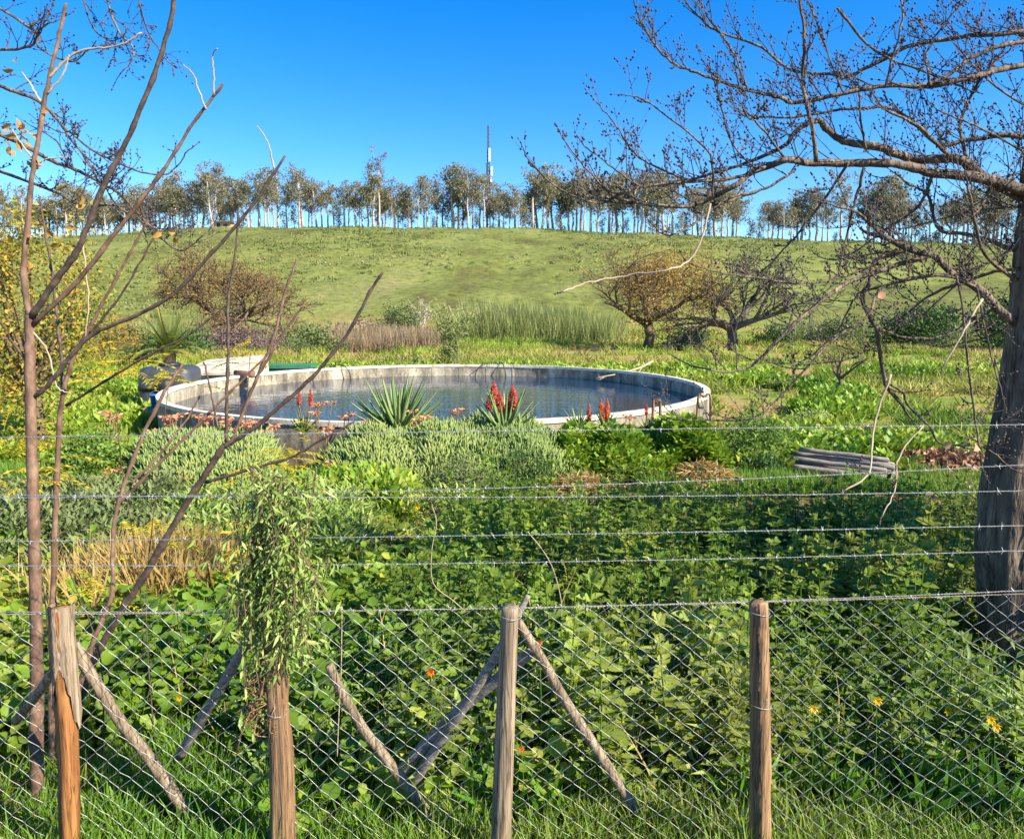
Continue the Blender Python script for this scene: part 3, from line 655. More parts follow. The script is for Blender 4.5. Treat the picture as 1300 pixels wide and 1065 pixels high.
# hill texture
X, Y = scatter_xy(15000, 80, 214, -100, 1400); keep = vnoise(X*.05, Y*.03, 5)+.5*vnoise(X*.3, Y*.2, 6) > .8; X, Y = X[keep], Y[keep]
spread_stuff('hill_grass', M['hillgrass'], [tuft(9, .35, blade(.5, .3, 2), .35, .8, .9) for _ in range(4)], X, Y, .45+.5*rs.rand(len(X))**2, 'low rough grass tufts dotting the hillside', 'grass', patchf=.07)
X, Y = scatter_xy(1300, 84, 214, -100, 1400); keep = vnoise(X*.04, Y*.09, 15) > .6; X, Y = X[keep], Y[keep]
X2, Y2 = scatter_xy(500, 206, 214, -50, 1350); X = np.concatenate([X, X2]); Y = np.concatenate([Y, Y2])
def lump(n=60, size=.3):
    g = Geo(); v = rdir(n); v[:, 2] = abs(v[:, 2]); inst(g, *LB, v*np.array([.75, .75, .5])*(.6+.4*rs.rand(n))[:, None], frames(rdir(n), np.full(n, size), rs.rand(n)*6.28), rs.rand(n)); return g
spread_stuff('hill_scrub', M['darkbush'], [lump(40) for _ in range(4)], X, Y, .35+.6*rs.rand(len(X))**2, 'small dark scrub clumps over the hillside', 'scrub')
# field grass
X, Y = scatter_xy(52000, 16.5, 82, -60, 1360)
keep = ~in_tank(X, Y, .1) & (rs.rand(len(X)) < np.clip(22/Y, .25, 1)*1.0) & (~((vnoise(X*.16, Y*.12, 8) > .52) & (Y > 20) & (rs.rand(len(X)) < .85)))
X, Y = X[keep], Y[keep]
spread_stuff('field_grass', M['field'], [tuft(14, .22, BLT, .5, 1, .6) for _ in range(5)], X, Y, (.26+.3*rs.rand(len(X)))*(1+Y/90), 'bright grass and weeds covering the flat field round the tank', 'grass', patchf=.18, patch=.65)
# weeds (broad) behind the tank and on the right
def weedplant(n=26, w=.22, h=.25, LT=None, size=.13):
    g = Geo(); v = rdir(n); v[:, 2] = abs(v[:, 2]); pos = v*np.array([w, w, h])*(.5+.5*rs.rand(n))[:, None]; inst(g, *(LT or leaf(.7, .1, .1)), pos, frames(v+rdir(n)*.5+[0, 0, .3], size*(.7+.6*rs.rand(n)), rs.normal(size=n)*.5), rs.rand(n)); return g
X, Y = scatter_xy(9000, 13.5, 42, 860, 1360); X2, Y2 = scatter_xy(6000, 31.2, 40, -40, 950); X3, Y3 = scatter_xy(2500, 15, 30, -60, 190)
X = np.concatenate([X, X2, X3]); Y = np.concatenate([Y, Y2, Y3]); keep = ~in_tank(X, Y, .2) & (vnoise(X*.4, Y*.3, 9) > .45+.17*(Y > 20)*(px_of(X, Y) > 900)) & clear(X, Y); X, Y = X[keep], Y[keep]
spread_stuff('field_weeds', M['lush'], [weedplant() for _ in range(5)], X, Y, 1.0+.9*rs.rand(len(X)), 'leafy bright green weeds spread over the field near the tank', 'weeds', patchf=.25, patch=.6)
# reeds
def reedt(n=34, h=1):
    return tuft(n, .3, blade(.018, .22, 4), .55, 1, .15)
def reed_bank(name, mat, px0, px1, y0, y1, n, h, label):
    X, Y = scatter_xy(n, y0, y1, px0, px1); return spread_stuff(name, mat, [reedt() for _ in range(4)], X, Y, h*(.7+.5*rs.rand(len(X)))*(.55+.75*vnoise(X*.35, Y*.2, 23)), label, 'reeds', patch=.3)
reed_bank('reeds', M['reed'], 600, 775, 76, 82, 800, 2.9, 'bank of tall green reeds at the hill foot behind the tank')
reed_bank('reeds', M['dryreed'], 395, 555, 60, 68, 600, 2.1, 'stand of dry brown reeds left of the feathery clump')
reed_bank('reeds', M['reed'], 150, 400, 70, 80, 500, 2.2, 'low green reeds below the round brown oak')
reed_bank('reeds', M['reed'], 1000, 1330, 72, 80, 520, 2.6, 'green reeds under the slope at the field edge behind the limbs')
def clump_plant():
    q = P(572, 462, 46); b = np.array([q[0], 46, float(H(q[0], 46))]); e = empty('cane_clump', b, 'feathery olive cane clump standing just behind the middle of the tank', 'cane clump'); g = Geo()
    for k in range(60):
        a = rs.rand()*6.28; ln = .1+.35*rs.rand(); hgt = 2.0+1.8*rs.rand(); d = np.array([math.cos(a)*ln, math.sin(a)*ln, 1]); pts = smooth([b+rs.normal(size=3)*[.55, .4, 0], b+d*hgt*.5, b+d*hgt*[1.3, 1.3, 1]], 5); tube(g, pts, np.linspace(.012, .004, len(pts)), 3, .7)
        N = 26; t = rs.randint(2, len(pts), N); inst(g, *blade(.12, .4, 3), pts[t], frames(rdir(N)*.8+[0, 0, .6], .4*(.6+.7*rs.rand(N)), rs.rand(N)*6), rs.rand(N))
    part(g, 'canes', M['reed'], e)
clump_plant()

# ------------------------------------------------------------------ near and middle undergrowth
def serr(w=.62, droop=.22):
    V = [[0, 0, 0]]; prof = [(.08, .42), (.3, .98), (.36, .84), (.52, .92), (.6, .72), (.76, .55), (.84, .34)]
    for t, ww in prof: V.append([-w*.5*ww, t, .09*ww-droop*t*t])
    V.append([0, 1, -droop])
    for t, ww in prof[::-1]: V.append([w*.5*ww, t, .09*ww-droop*t*t])
    c1 = len(V); V.append([0, .3, -.04]); V.append([0, .68, -.03-droop*.4]); T = []
    n = c1
    for i in range(n):
        a, b = i, (i+1) % n; t = (V[a][1]+V[b][1])/2; T.append([c1+(t > .5), b, a])
    T += [[c1, c1+1, 5], [c1+1, c1, n-5]]; return np.array(V), np.array(T)
NL = serr()
def nettle(h=.45, n=8, size=.085):
    g = Geo(); pts = np.array([[0, 0, 0], [rs.normal()*.03, rs.normal()*.03, h*.5], [rs.normal()*.06, rs.normal()*.06, h]]); sp = smooth(pts, 4)
    tube(g, sp, .003, 3, .2); gv = np.concatenate(g.V); gq = np.concatenate(g.Q)
    g2 = Geo(); g2.add(gv, np.vstack([gq[:, [0, 1, 2]], gq[:, [0, 2, 3]]]), None, .3)
    for i in range(n):
        f = .25+.75*i/(n-1); q = np.array([np.interp(f, np.linspace(0, 1, len(sp)), sp[:, k]) for k in range(3)]); a = i*1.57+rs.rand()*.5
        for s in (0, math.pi):
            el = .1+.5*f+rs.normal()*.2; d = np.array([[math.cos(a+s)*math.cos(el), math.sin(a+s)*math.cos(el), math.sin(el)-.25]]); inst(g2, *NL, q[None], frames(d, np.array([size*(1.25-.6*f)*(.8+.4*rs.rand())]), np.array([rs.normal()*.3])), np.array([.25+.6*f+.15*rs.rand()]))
    if True:
        N = 5; inst(g2, *NL, np.tile(sp[-1], (N, 1)), frames(rdir(N)*.6+[0, 0, .9], np.full(N, size*.55), rs.rand(N)*6), .8+.2*rs.rand(N))
    return g2
def leafN(w=.9, droop=.15, n=12, lobe=.08, k=5):
    a = np.linspace(-math.pi/2, 1.5*math.pi, n, endpoint=False); r = 1+lobe*np.cos(a*k); V = np.column_stack([w*.5*np.cos(a)*r, .5+.5*np.sin(a)*r, .10*np.abs(np.cos(a))-droop*(.5+.5*np.sin(a))**2+.03*np.sin(a*k+1)])
    V[0] = [0, .06, 0]; V = np.vstack([V, [0, .45, -.03]]); i = np.arange(n); return V, np.stack([np.full(n, n), i, (i+1) % n], -1)
LR = leafN()
def mallow(h=.3, n=17, size=.075, w=.15):
    g = Geo()
    for i in range(n):
        a = rs.rand()*6.28; r = w*rs.rand()**.5*1.2; z = h*(.45+.6*rs.rand())*(1.1-.4*r/w); q = np.array([math.cos(a)*r, math.sin(a)*r, z])
        V = np.array([[0, 0, 0], [.004, 0, 0], q, q+[.004, 0, 0]]); g.add(V, [[0, 1, 3], [0, 3, 2]], None, .3)
        d = np.array([[math.cos(a)*.9+rs.normal()*.4, math.sin(a)*.9+rs.normal()*.4, rs.normal()*.55-.05]]); inst(g, *LR, q[None], frames(d, np.array([size*(.6+.7*rs.rand())]), np.array([rs.normal()*.35])), np.array([rs.rand()]))
    return g
def strap(n=16, L=.34, w=.12): return tuft(n, .02, blade(w, .3, 5), L*.55, L, .45)
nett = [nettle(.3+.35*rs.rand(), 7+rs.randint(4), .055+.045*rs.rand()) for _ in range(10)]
mall = [mallow(.22+.22*rs.rand(), 14+rs.randint(8), .05+.035*rs.rand()) for _ in range(8)]
straps = [strap() for _ in range(4)]
# nettle thicket, right + centre
X, Y = scatter_xy(9500, 3.45, 13.2, 480, 1480); p = px_of(X, Y)
w = np.clip((p-np.where(Y < 6.5, 420, 560))/110, 0, 1)*np.where(Y < 7, 1.0, 1)*np.clip((10.1-Y)/.9, 0, 1)
w *= clear(X, Y)
w *= (vnoise(X*1.3, Y*1.3, 31) > .18)
keep = rs.rand(len(X)) < w; X, Y = X[keep], Y[keep]
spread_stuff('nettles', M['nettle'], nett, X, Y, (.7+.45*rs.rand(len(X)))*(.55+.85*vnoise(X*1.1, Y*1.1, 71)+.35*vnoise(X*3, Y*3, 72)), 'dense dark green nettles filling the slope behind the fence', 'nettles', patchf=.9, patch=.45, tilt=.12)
# mallow / broad leaves left and low
X, Y = scatter_xy(5200, 3.4, 8.2, -160, 700); keep = (vnoise(X*1.1, Y*1.1, 33) > .2) & ((px_of(X, Y) < 400) | (rs.rand(len(X)) < .35)); X, Y = X[keep], Y[keep]
spread_stuff('broadleaf_weeds', M['mallow'], mall, X, Y, .75+.6*rs.rand(len(X)), 'bright broad-leaved weeds crowding behind the wire netting', 'weeds', patchf=.9, patch=.5, tilt=.1)
# straps
X, Y = scatter_xy(700, 3.3, 4.8, 420, 1440); X2, Y2 = scatter_xy(260, 4.5, 8, 150, 420); X = np.concatenate([X, X2]); Y = np.concatenate([Y, Y2]); keep = vnoise(X*1.5, Y*1.5, 35) > .42; X, Y = X[keep], Y[keep]
spread_stuff('strap_leaf_weeds', M['strap'], straps, X, Y, .8+.5*rs.rand(len(X)), 'tufts of long strap leaves low behind the netting', 'weeds', patchf=1.2)
X, Y = scatter_xy(2600, 3.5, 10.5, 300, 1440); keep = (vnoise(X*1.2, Y*1.2, 61) > .5) & clear(X, Y); X, Y = X[keep], Y[keep]
spread_stuff('mixed_weeds', M['creeper'], [weedplant(34, .16, .3, leaf(.3, .3), .075) for _ in range(5)], X, Y, .9+.7*rs.rand(len(X)), 'thin olive weeds and runners threading through the nettles', 'weeds', patchf=.9)
X, Y = scatter_xy(420, 3.5, 9.5, -80, 1440); keep = clear(X, Y); X, Y = X[keep], Y[keep]
spread_stuff('dry_stalks', M['straw'], [tuft(5, .08, blade(.022, .5, 5), .6, 1, .55) for _ in range(6)], X, Y, .35+.35*rs.rand(len(X)), 'pale dead stalks poking out of the green growth', 'stalks')
# grass patches
gt = [tuft(26, .07, BL2, .5, 1, .4) for _ in range(5)]
X, Y = scatter_xy(3600, 6.5, 11.5, 380, 650); X2, Y2 = scatter_xy(1800, 2.6, 4.2, -200, 1480); X3, Y3 = scatter_xy(2200, 7, 14, -150, 420); X4, Y4 = scatter_xy(1500, 11.5, 15.5, 820, 1400); X5, Y5 = scatter_xy(900, -6, 2.6, -6000, 7000)
Y5 = -5+8*rs.rand(900); X5 = -6+12*rs.rand(900)
X = np.concatenate([X, X2, X3, X4, X5]); Y = np.concatenate([Y, Y2, Y3, Y4, Y5]); keep = (np.hypot(X, Y) > .9) & clear(X, Y) & ((vnoise(X*.8, Y*.8, 37) > .35) | (Y < 5)); X, Y = X[keep], Y[keep]
spread_stuff('tall_grass', M['grass'], gt, X, Y, np.where(Y < 5, .15, .22)+np.where(Y < 5, .12, .22)*rs.rand(len(X)), 'fresh green grass growing between the weeds and along the fence', 'grass', patchf=.8)
# dry grass
q = ground(205, 775); X = q[0]+rs.normal(size=170)*.3; Y = q[1]+rs.normal(size=170)*.3
spread_stuff('dry_grass', M['straw'], [tuft(26, .06, BL2, .6, 1, .38) for _ in range(4)], X, Y, .6+.25*rs.rand(170), 'clump of tall straw-coloured dry grass behind the slanting stems', 'grass')
# straw litter mounds
def litter(name, px, py, w, d, n, mt, label, size=.10, h=.12, cat='litter', LT=None):
    q = ground(px, py); X = q[0]+rs.normal(size=n)*w*.4; Y = q[1]+rs.normal(size=n)*d*.4; r = np.hypot((X-q[0])/w, (Y-q[1])/d); Z = H(X, Y)+h*np.exp(-r*r*2)*(.2+.8*rs.rand(n))+.02
    g = Geo(); dd = rdir(n); dd[:, 2] *= .4; inst(g, *(LT or blade(.12, .2, 2)), np.column_stack([X, Y, Z]), frames(dd, size*(.5+rs.rand(n)), rs.rand(n)*6), rs.rand(n)); tag(g.build(name, mt), label, cat, kind='stuff')
litter('straw_heap', 738, 622, .75, .5, 1500, M['straw'], 'flattened straw left of the bigger straw heap behind the nettles', .14, .25)
litter('straw_heap', 892, 618, .85, .6, 3600, M['straw'], 'heap of dry straw behind the nettles near the timber pile', .14, .42)
litter('leaf_litter', 1185, 596, 2.2, 1.1, 7000, M['dryleaf'], 'drift of brown dead leaves between the timber pile and big trunk', .14, .34, LT=leaf(.7, .3, .2))
litter('leaf_litter', 135, 640, 1.2, .5, 1300, M['straw'], 'bare dry strip with straw below the coral flowered bush', .14, .05)
litter('leaf_litter', 1095, 550, .8, .8, 700, M['dryleaf'], 'small brown patch of dead leaves on the grass beyond the timber', .12, .15, LT=leaf(.7, .3, .2))

# chalkstick groundcover bed
ST4 = blade(.16, .1, 3)
def sticks(n=34, h=.16):
    g = Geo(); v = rdir(n); v[:, 2] = abs(v[:, 2]); pos = v*np.array([.16, .16, .14])*(rs.rand(n)**.4)[:, None]
    d = v*.7+[0, 0, .7]+rdir(n)*.25
    C = np.array([[-.07, 0, 0], [.07, 0, 0], [0, 0, .11], [-.06, .7, 0], [.06, .7, 0], [0, .7, .1], [0, 1, .03]]); T = np.array([[0, 1, 4], [0, 4, 3], [1, 2, 5], [1, 5, 4], [2, 0, 3], [2, 3, 5], [3, 4, 6], [4, 5, 6], [5, 3, 6]])
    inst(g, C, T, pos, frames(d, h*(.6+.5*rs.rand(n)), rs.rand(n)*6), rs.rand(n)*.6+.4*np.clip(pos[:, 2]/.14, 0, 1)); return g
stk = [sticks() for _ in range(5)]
def bed(name, mat, temps, px0, px1, y0, y1, n, hf, sc, label, kind='stuff', thr=0, cat='groundcover', layers=2, patch=.35):
    X, Y = scatter_xy(n, y0, y1, px0, px1); u = (px_of(X, Y)-px0)/(px1-px0); v = (Y-y0)/(y1-y0)
    keep = (4*u*(1-u))**.35*(4*v*(1-v))**.3 > .35+.3*rs.rand(n); X, Y, u, v = X[keep], Y[keep], u[keep], v[keep]
    m_ = clear(X, Y); X, Y, u, v = X[m_], Y[m_], u[m_], v[m_]
    hh = hf*np.clip(4*u*(1-u)*2.2, 0, 1)**.6*np.clip(v*2.4, 0, 1)**.7*(.3+.75*vnoise(X*1.6, Y*1.6, 41)+.45*vnoise(X*4, Y*4, 42))
    g = Geo(); TV = [gcat(t) for t in temps]; idx = rs.randint(len(TV), size=len(X))
    for k, (V, T, rn) in enumerate(TV):
        m = idx == k; N = m.sum(); a = rs.rand(N)*6.28; c, s = np.cos(a), np.sin(a); Mx = np.zeros((N, 3, 3)); Mx[:, 0, 0] = c; Mx[:, 0, 1] = -s; Mx[:, 1, 0] = s; Mx[:, 1, 1] = c; Mx[:, 2, 2] = 1
        Mx *= (sc*(.8+.5*rs.rand(N)))[:, None, None]; pt = vnoise(X[m]*.9, Y[m]*.9, 43)
        inst(g, V, T, np.column_stack([X[m], Y[m], H(X[m], Y[m])+hh[m]*(1-.28*rs.rand(N))]), Mx, np.clip(rn[None]*(1-patch)+patch*1.2*pt[:, None]-.05, 0, 1).ravel())
    return tag(g.build(name, mat), label, cat, kind=kind)
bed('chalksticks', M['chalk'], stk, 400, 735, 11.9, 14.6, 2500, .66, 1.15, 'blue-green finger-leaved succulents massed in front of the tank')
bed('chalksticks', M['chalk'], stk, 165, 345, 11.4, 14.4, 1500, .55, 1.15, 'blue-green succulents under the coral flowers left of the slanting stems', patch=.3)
bed('leafy_groundcover', M['lush'], [weedplant(30, .17, .16, leaf6(.9, .1), .085) for _ in range(4)], 700, 925, 12.2, 14.9, 1900, .78, 1.1, 'bright rounded foliage in front of the tank below the orange aloes')
bed('leafy_groundcover', M['lush'], [weedplant(30, .17, .16, leaf(.8, .1), .1) for _ in range(4)], 920, 1240, 13.4, 16.8, 1500, .3, 1.3, 'bright green ground plants beyond the timber pile')
bed('feathery_weeds', M['lush'], [weedplant(30, .17, .2, leaf(.5, .2), .11) for _ in range(4)], 370, 520, 9.6, 11.6, 500, .15, 1.4, 'vivid green leafy weeds just below the succulents at left')
bed('feathery_weeds', M['creeper'], [weedplant(40, .2, .24, leaf(.3, .3), .10) for _ in range(4)], 200, 470, 6.8, 9.8, 900, .2, 1.2, 'olive narrow-leaved weeds spreading behind the creeper post')
bed('feathery_weeds', M['greybush'], [weedplant(40, .2, .24, leaf(.35, .3), .09) for _ in range(4)], -60, 230, 6.5, 11.0, 1000, .22, 1.2, 'dull green weeds around the foot of the leaning stems')

LN = leaf(.32, .15, .05)
bush('grey_bush', 590, 640, 11.1, 1.5, .78, 'feathery grey-green bush at the front of the succulent bed', M['greybush'], 5200, .06, LN, clump=60)
bush('grey_bush', 668, 622, 12.0, 1.0, .85, 'rounder darker grey bush right of the feathery one', M['darkbush'], 3600, .05, LN, clump=44)
bush('glossy_bush', 118, 605, 12.6, 1.55, .95, 'rounded glossy green bush left of the coral flowers', M['glossbush'], 4600, .075, LB, clump=54)
bush('dark_bush', 957, 553, 14.4, 1.9, 1.45, 'dark spiky bush at the right end of the tank', M['glossbush'], 6000, .08, LN, clump=60)
bush('dark_bush', 968, 600, 13.4, 1.1, .6, 'low dark leafy bush left of the timber pile', M['darkbush'], 3000, .07, LB, clump=34)
bush('pale_bush', 1030, 530, 20, 1.3, .75, 'pale grey-green bush between the dark spiky bush and the brown patch', M['chalk'], 2600, .09, LN, clump=34)
bush('olive_shrub', 408, 660, 9.6, 1.3, .7, 'mixed olive shrub right of the creeper post', M['creeper'], 3800, .06, LN, clump=44)
bush('wall_shrub', 455, 560, 14.3, 1.4, .75, 'silvery succulent shrub under the large green aloe', M['chalk'], 3600, .07, LN, clump=40)
bush('yellow_shrub', 480, 705, 8.4, .7, .42, 'small yellow-green shrub on the grass behind the fence wires', M['goldbush'], 1500, .05, LN, clump=24)

# coral flowered kalanchoe plants
def coral(px, py, Y, n, label):
    b = P(px, py, Y); gz = float(H(b[0], Y)); root = empty('coral_flower', (b[0], Y, gz), label, 'flower', 'coral flowers')
    g = Geo(); f = Geo()
    for k in range(n):
        t = b+np.array([rs.normal()*.10, rs.normal()*.1, rs.normal()*.06]); s = np.array([b[0]+rs.normal()*.05, Y+rs.normal()*.05, gz]); tube(g, smooth([s, (s+t)/2+rs.normal(size=3)*.03, t], 4), .008, 4)
        N = 26; v = rdir(N); v[:, 2] = -abs(v[:, 2])*.6+.2; inst(f, *leaf(.45, .1), t+v*.05, frames(v, .085*(.7+.5*rs.rand(N)), rs.rand(N)*6), rs.rand(N))
    part(g, 'stem', M['redpole'], root); part(f, 'blossom', M['coral'], root)
cor = [(150, 530, 13.6, 4, 'coral flower cluster above the glossy green bush'), (190, 548, 14.2, 5, 'coral flower cluster left of the blue bucket'), (215, 533, 14.0, 5, 'coral flower cluster right below the blue bucket'), (226, 524, 14.2, 3, 'tall coral flower cluster against the dark block'),
       (262, 532, 14.4, 6, 'coral flowers standing at the tank\'s left shaded wall'), (290, 534, 14.4, 5, 'coral flowers beside the upright dark stem'), (318, 536, 14.2, 5, 'coral flower cluster right of the upright dark stem'), (345, 545, 13.8, 3, 'small coral flower cluster over the fork of the big leaning stem'),
       (405, 515, 13.9, 4, 'high coral flowers seen against the water left of the aloe'), (443, 522, 13.9, 2, 'brownish coral flower stalk against the water beside the aloe'), (415, 545, 13.2, 3, 'coral flowers low in front of the tank left of the aloe'), (480, 543, 13.2, 4, 'coral flowers at the left foot of the large aloe'),
       (535, 532, 13.4, 4, 'coral flowers at the right foot of the large aloe'), (235, 605, 11.4, 2, 'low coral flower among the left succulents'), (255, 575, 12.2, 3, 'coral flowers in the middle of the left succulents'), (148, 592, 11.6, 2, 'coral flower low on the glossy green bush'), (125, 603, 11.4, 2, 'coral flower lowest on the glossy green bush'), (440, 580, 12.2, 3, 'coral flowers low among succulents below the aloe'), (578, 527, 14.2, 2, 'pinkish flower stalk between the two aloes'), (790, 527, 14.3, 2, 'dull pink flower stalk right of the orange aloe')]
for c_ in cor: coral(*c_)

# aloes
def aloe(px, py, Y, n, L, w, label, spikes=(), fm=None, z0=None, up=.5):
    b = P(px, py, Y); root = empty('aloe', b, label, 'aloe'); g = Geo()
    for k in range(n):
        a = k*2.399; f = k/n; el = .25+1.15*f*up*2 if up < .5 else .2+1.2*f; hd = np.array([math.cos(a), math.sin(a), 0]); sd = np.array([-hd[1], hd[0], 0]); l = L*(.75+.35*rs.rand()); t = np.linspace(0, 1, 9)
        c = b+hd*(.04+t*l*math.cos(el))[:, None]+np.array([0, 0, 1])*(t*l*math.sin(el)+.18*l*t*t)[:, None]
        ww = w*(1-t)**.7*(.6+.4*np.minimum(1, t*4)); nrm = np.cross(hd*math.cos(el)+np.array([0, 0, math.sin(el)]), sd)
        if nrm[2] < 0: nrm = -nrm
        V = np.stack([c-sd*(ww/2)[:, None]+nrm*(ww*.28)[:, None], c-nrm*(ww*.12)[:, None], c+sd*(ww/2)[:, None]+nrm*(ww*.28)[:, None], c-nrm*(ww*.42)[:, None]], 1).reshape(-1, 3)
        i = np.arange(8)[:, None]*4; j = np.arange(4)[None]; kk = (j+1) % 4; rn = .15+.7*rs.rand()
        g.add(V, None, np.stack([i+j, i+kk, i+4+kk, i+4+j], -1).reshape(-1, 4), .5, rn)
        N = 16; tt = np.linspace(.08, .9, 8)   # marginal teeth
        for s in (0, 2):
            E = V.reshape(-1, 4, 3)[:, s]; q = np.stack([np.interp(tt, t, E[:, m]) for m in range(3)], -1); inst(g, np.array([[-.3, 0, 0], [.3, 0, 0], [0, 1, 0]]), np.array([[0, 1, 2]]), q, frames(np.tile(sd*(s-1)+nrm*.3, (8, 1)), np.full(8, .018)), np.full(8, .95))
    part(g, 'leaves', M['aloe'], root)
    for (sx, sy, hgt, rr) in spikes:
        top = P(sx, sy, Y); bot = top-[0, 0, hgt]; sg = Geo(); tube(sg, smooth([b, (b+bot)/2+[.0, 0, .02], bot], 4), .014, 6); tube(sg, [bot, top], [.013, .006], 6); st = part(sg, 'flower_stalk', M['rust'], root)
        fg = Geo(); N = int(300*hgt/.4); t = rs.rand(N); a = rs.rand(N)*6.28; rad = rr*np.clip((1-t)*1.9, .10, 1)**.8*np.clip(t*6+.5, 0, 1)
        pos = bot+(top-bot)*t[:, None]+np.stack([np.cos(a), np.sin(a), np.zeros(N)], -1)*(rad*.35)[:, None]; d = np.stack([np.cos(a), np.sin(a), -1.1+1.9*t], -1)
        C = np.array([[-.12, 0, 0], [.12, 0, 0], [0, 0, .16], [-.09, 1, 0], [.09, 1, 0], [0, 1, .14]]); T = np.array([[0, 1, 4], [0, 4, 3], [1, 2, 5], [1, 5, 4], [2, 0, 3], [2, 3, 5], [3, 4, 5]]); inst(fg, C, T, pos, frames(d, rad*1.05+.004, rs.rand(N)*6), np.clip(1.25*rs.rand(N)-.25*t, 0, 1)); 
        o = part(fg, 'flower_spike', fm, root)
aloe(505, 548, 13.9, 50, 1.0, .11, 'large green aloe without flowers rising in front of the water')
aloe(640, 548, 13.7, 28, .8, .1, 'green aloe carrying thick crimson flower spikes before the water', [(627, 483, .42, .055), (634, 497, .36, .06), (651, 488, .48, .065), (643, 508, .3, .045), (621, 500, .28, .045)], M['aloered'])
aloe(735, 541, 14.6, 20, .36, .05, 'reddish small aloe with one slim orange spike left of the close group', [(748, 512, .34, .038)], M['aloeorange'])
aloe(768, 540, 14.5, 14, .3, .045, 'small aloe with tall orange spikes close together before the rim', [(763, 506, .4, .036), (771, 505, .42, .038), (766, 512, .36, .034)], M['aloeorange'])
aloe(822, 543, 14.4, 12, .22, .04, 'tiny aloe with a single small red spike against the pale wall', [(821, 513, .2, .032)], M['aloered'])
aloe(385, 548, 14.2, 18, .42, .055, 'aloe with two thin red spikes hanging before the water at left', [(379, 492, .32, .036), (394, 492, .34, .036)], M['aloered'])
def arch(px0, px1, py, Y, label):
    a = P(px0, py+14, Y); b = P(px1, py+14, Y); m = (P(px0, py, Y)+P(px1, py, Y))/2; a[2] = float(H(a[0], Y)); b[2] = a[2]; g = Geo()
    tube(g, smooth([a, [a[0], Y, m[2]-.05], m, [b[0], Y, m[2]-.05], b], 6), .03, 7); tag(g.build('bent_pipe', M['redpole'], loc=a), label, 'pipe')
arch(829, 838, 511, 14.7, 'thin brown bent pipe standing against the pale tank wall')
arch(886, 902, 504, 16.2, 'brown hooped pipe at the right shoulder of the tank')

# timber pile
def timbers():
    q0 = ground(1066, 604)
    rows = [(-.12, 1.7, .055, .0), (.10, 1.9, .06, .03), (.34, 1.7, .065, .05), (.60, 1.9, .06, .07), (.0, 1.6, .05, .13), (.23, 1.8, .055, .17), (.47, 1.65, .05, .19), (.16, 1.5, .05, .28)]
    labs = ['frontmost grey pole of the timber pile', 'second lowest grey pole of the timber pile', 'third lowest grey pole of the timber pile', 'rearmost low pole of the timber pile', 'front pole of the upper timber layer', 'middle pole of the upper timber layer', 'rear pole of the upper timber layer', 'topmost pole lying alone on the timber pile']
    for k, (dy, L, r, dz) in enumerate(rows):
        yaw = -.5+rs.normal()*.09; d = np.array([math.cos(yaw), math.sin(yaw), -.03]); perp = np.array([-d[1], d[0], 0]); c = q0+perp*(dy*1.05-.1)+[rs.normal()*.05, 0, 0]; z = float(H(c[0], c[1]))+r+dz*1.0+.05
        c = np.array([c[0], c[1], z]); g = Geo(); t = np.linspace(-.5, .5, 8); pts = np.zeros((8, 3))+np.stack([t*L, rs.normal(size=8)*.004, rs.normal(size=8)*.004], -1); tube(g, pts, r*(1-.12*(t+.5)), 9)
        o = g.build('timber_pole', M['timber']); o.location = c; o.rotation_euler = (rs.rand()*3, .03, yaw); tag(o, labs[k], 'pole', 'poles of the timber pile')
timbers()

# ------------------------------------------------------------------ golden tree left + tall off-frame evergreen
def leafy_tree(name, base, h, cw, ch, label, leafm, n, size, bark, clump=60, cz=None, LT=None, tz=None):
    b = np.array(base, float); root = empty(name, b, label, 'tree'); g = Geo(); cz = cz or h-ch/2; cs = []
    for k in range(clump):
        v = rdir(1)[0]*(.4+.6*rs.rand()**.5); cs.append(b+[0, 0, cz]+v*np.array([cw/2, cw/2, ch/2]))
    tz = tz or (cz-ch*.3); tube(g, smooth([b-[0, 0, .1], b+[.05, 0, tz*.5], b+[0, 0, tz]], 4), np.linspace(h*.028, h*.018, 9), 9); part(g, 'trunk', bark, root); g = Geo()
    for c in cs[:26]: tube(g, smooth([b+[0, 0, tz*.9], (b+[0, 0, tz])*.5+c*.5+rs.normal(size=3)*.1, c], 4), np.linspace(h*.012, h*.003, 9), 5)
    part(g, 'branches', bark, root); g = Geo(); scatter_leaves(g, np.array(cs), n//clump, np.array([cw, cw, ch])*.07, size, LT or LB); part(g, 'crown', leafm, root); return root
q = P(55, 500, 17); leafy_tree('golden_tree', (q[0]-.2, 17, float(H(q[0], 17))), 5.9, 3.0, 4.9, 'golden-green leafy tree at the far left of the garden', M['goldbush'], 8500, .10, M['browntree'], 75, cz=3.2)
leafy_tree('evergreen_tree', (7.4, 5.8, .75), 5.6, 3.9, 2.5, 'leafy evergreen tree shading the nettles from beyond the big trunk', M['darkbush'], 4000, .15, M['bark'], 44, cz=3.95)

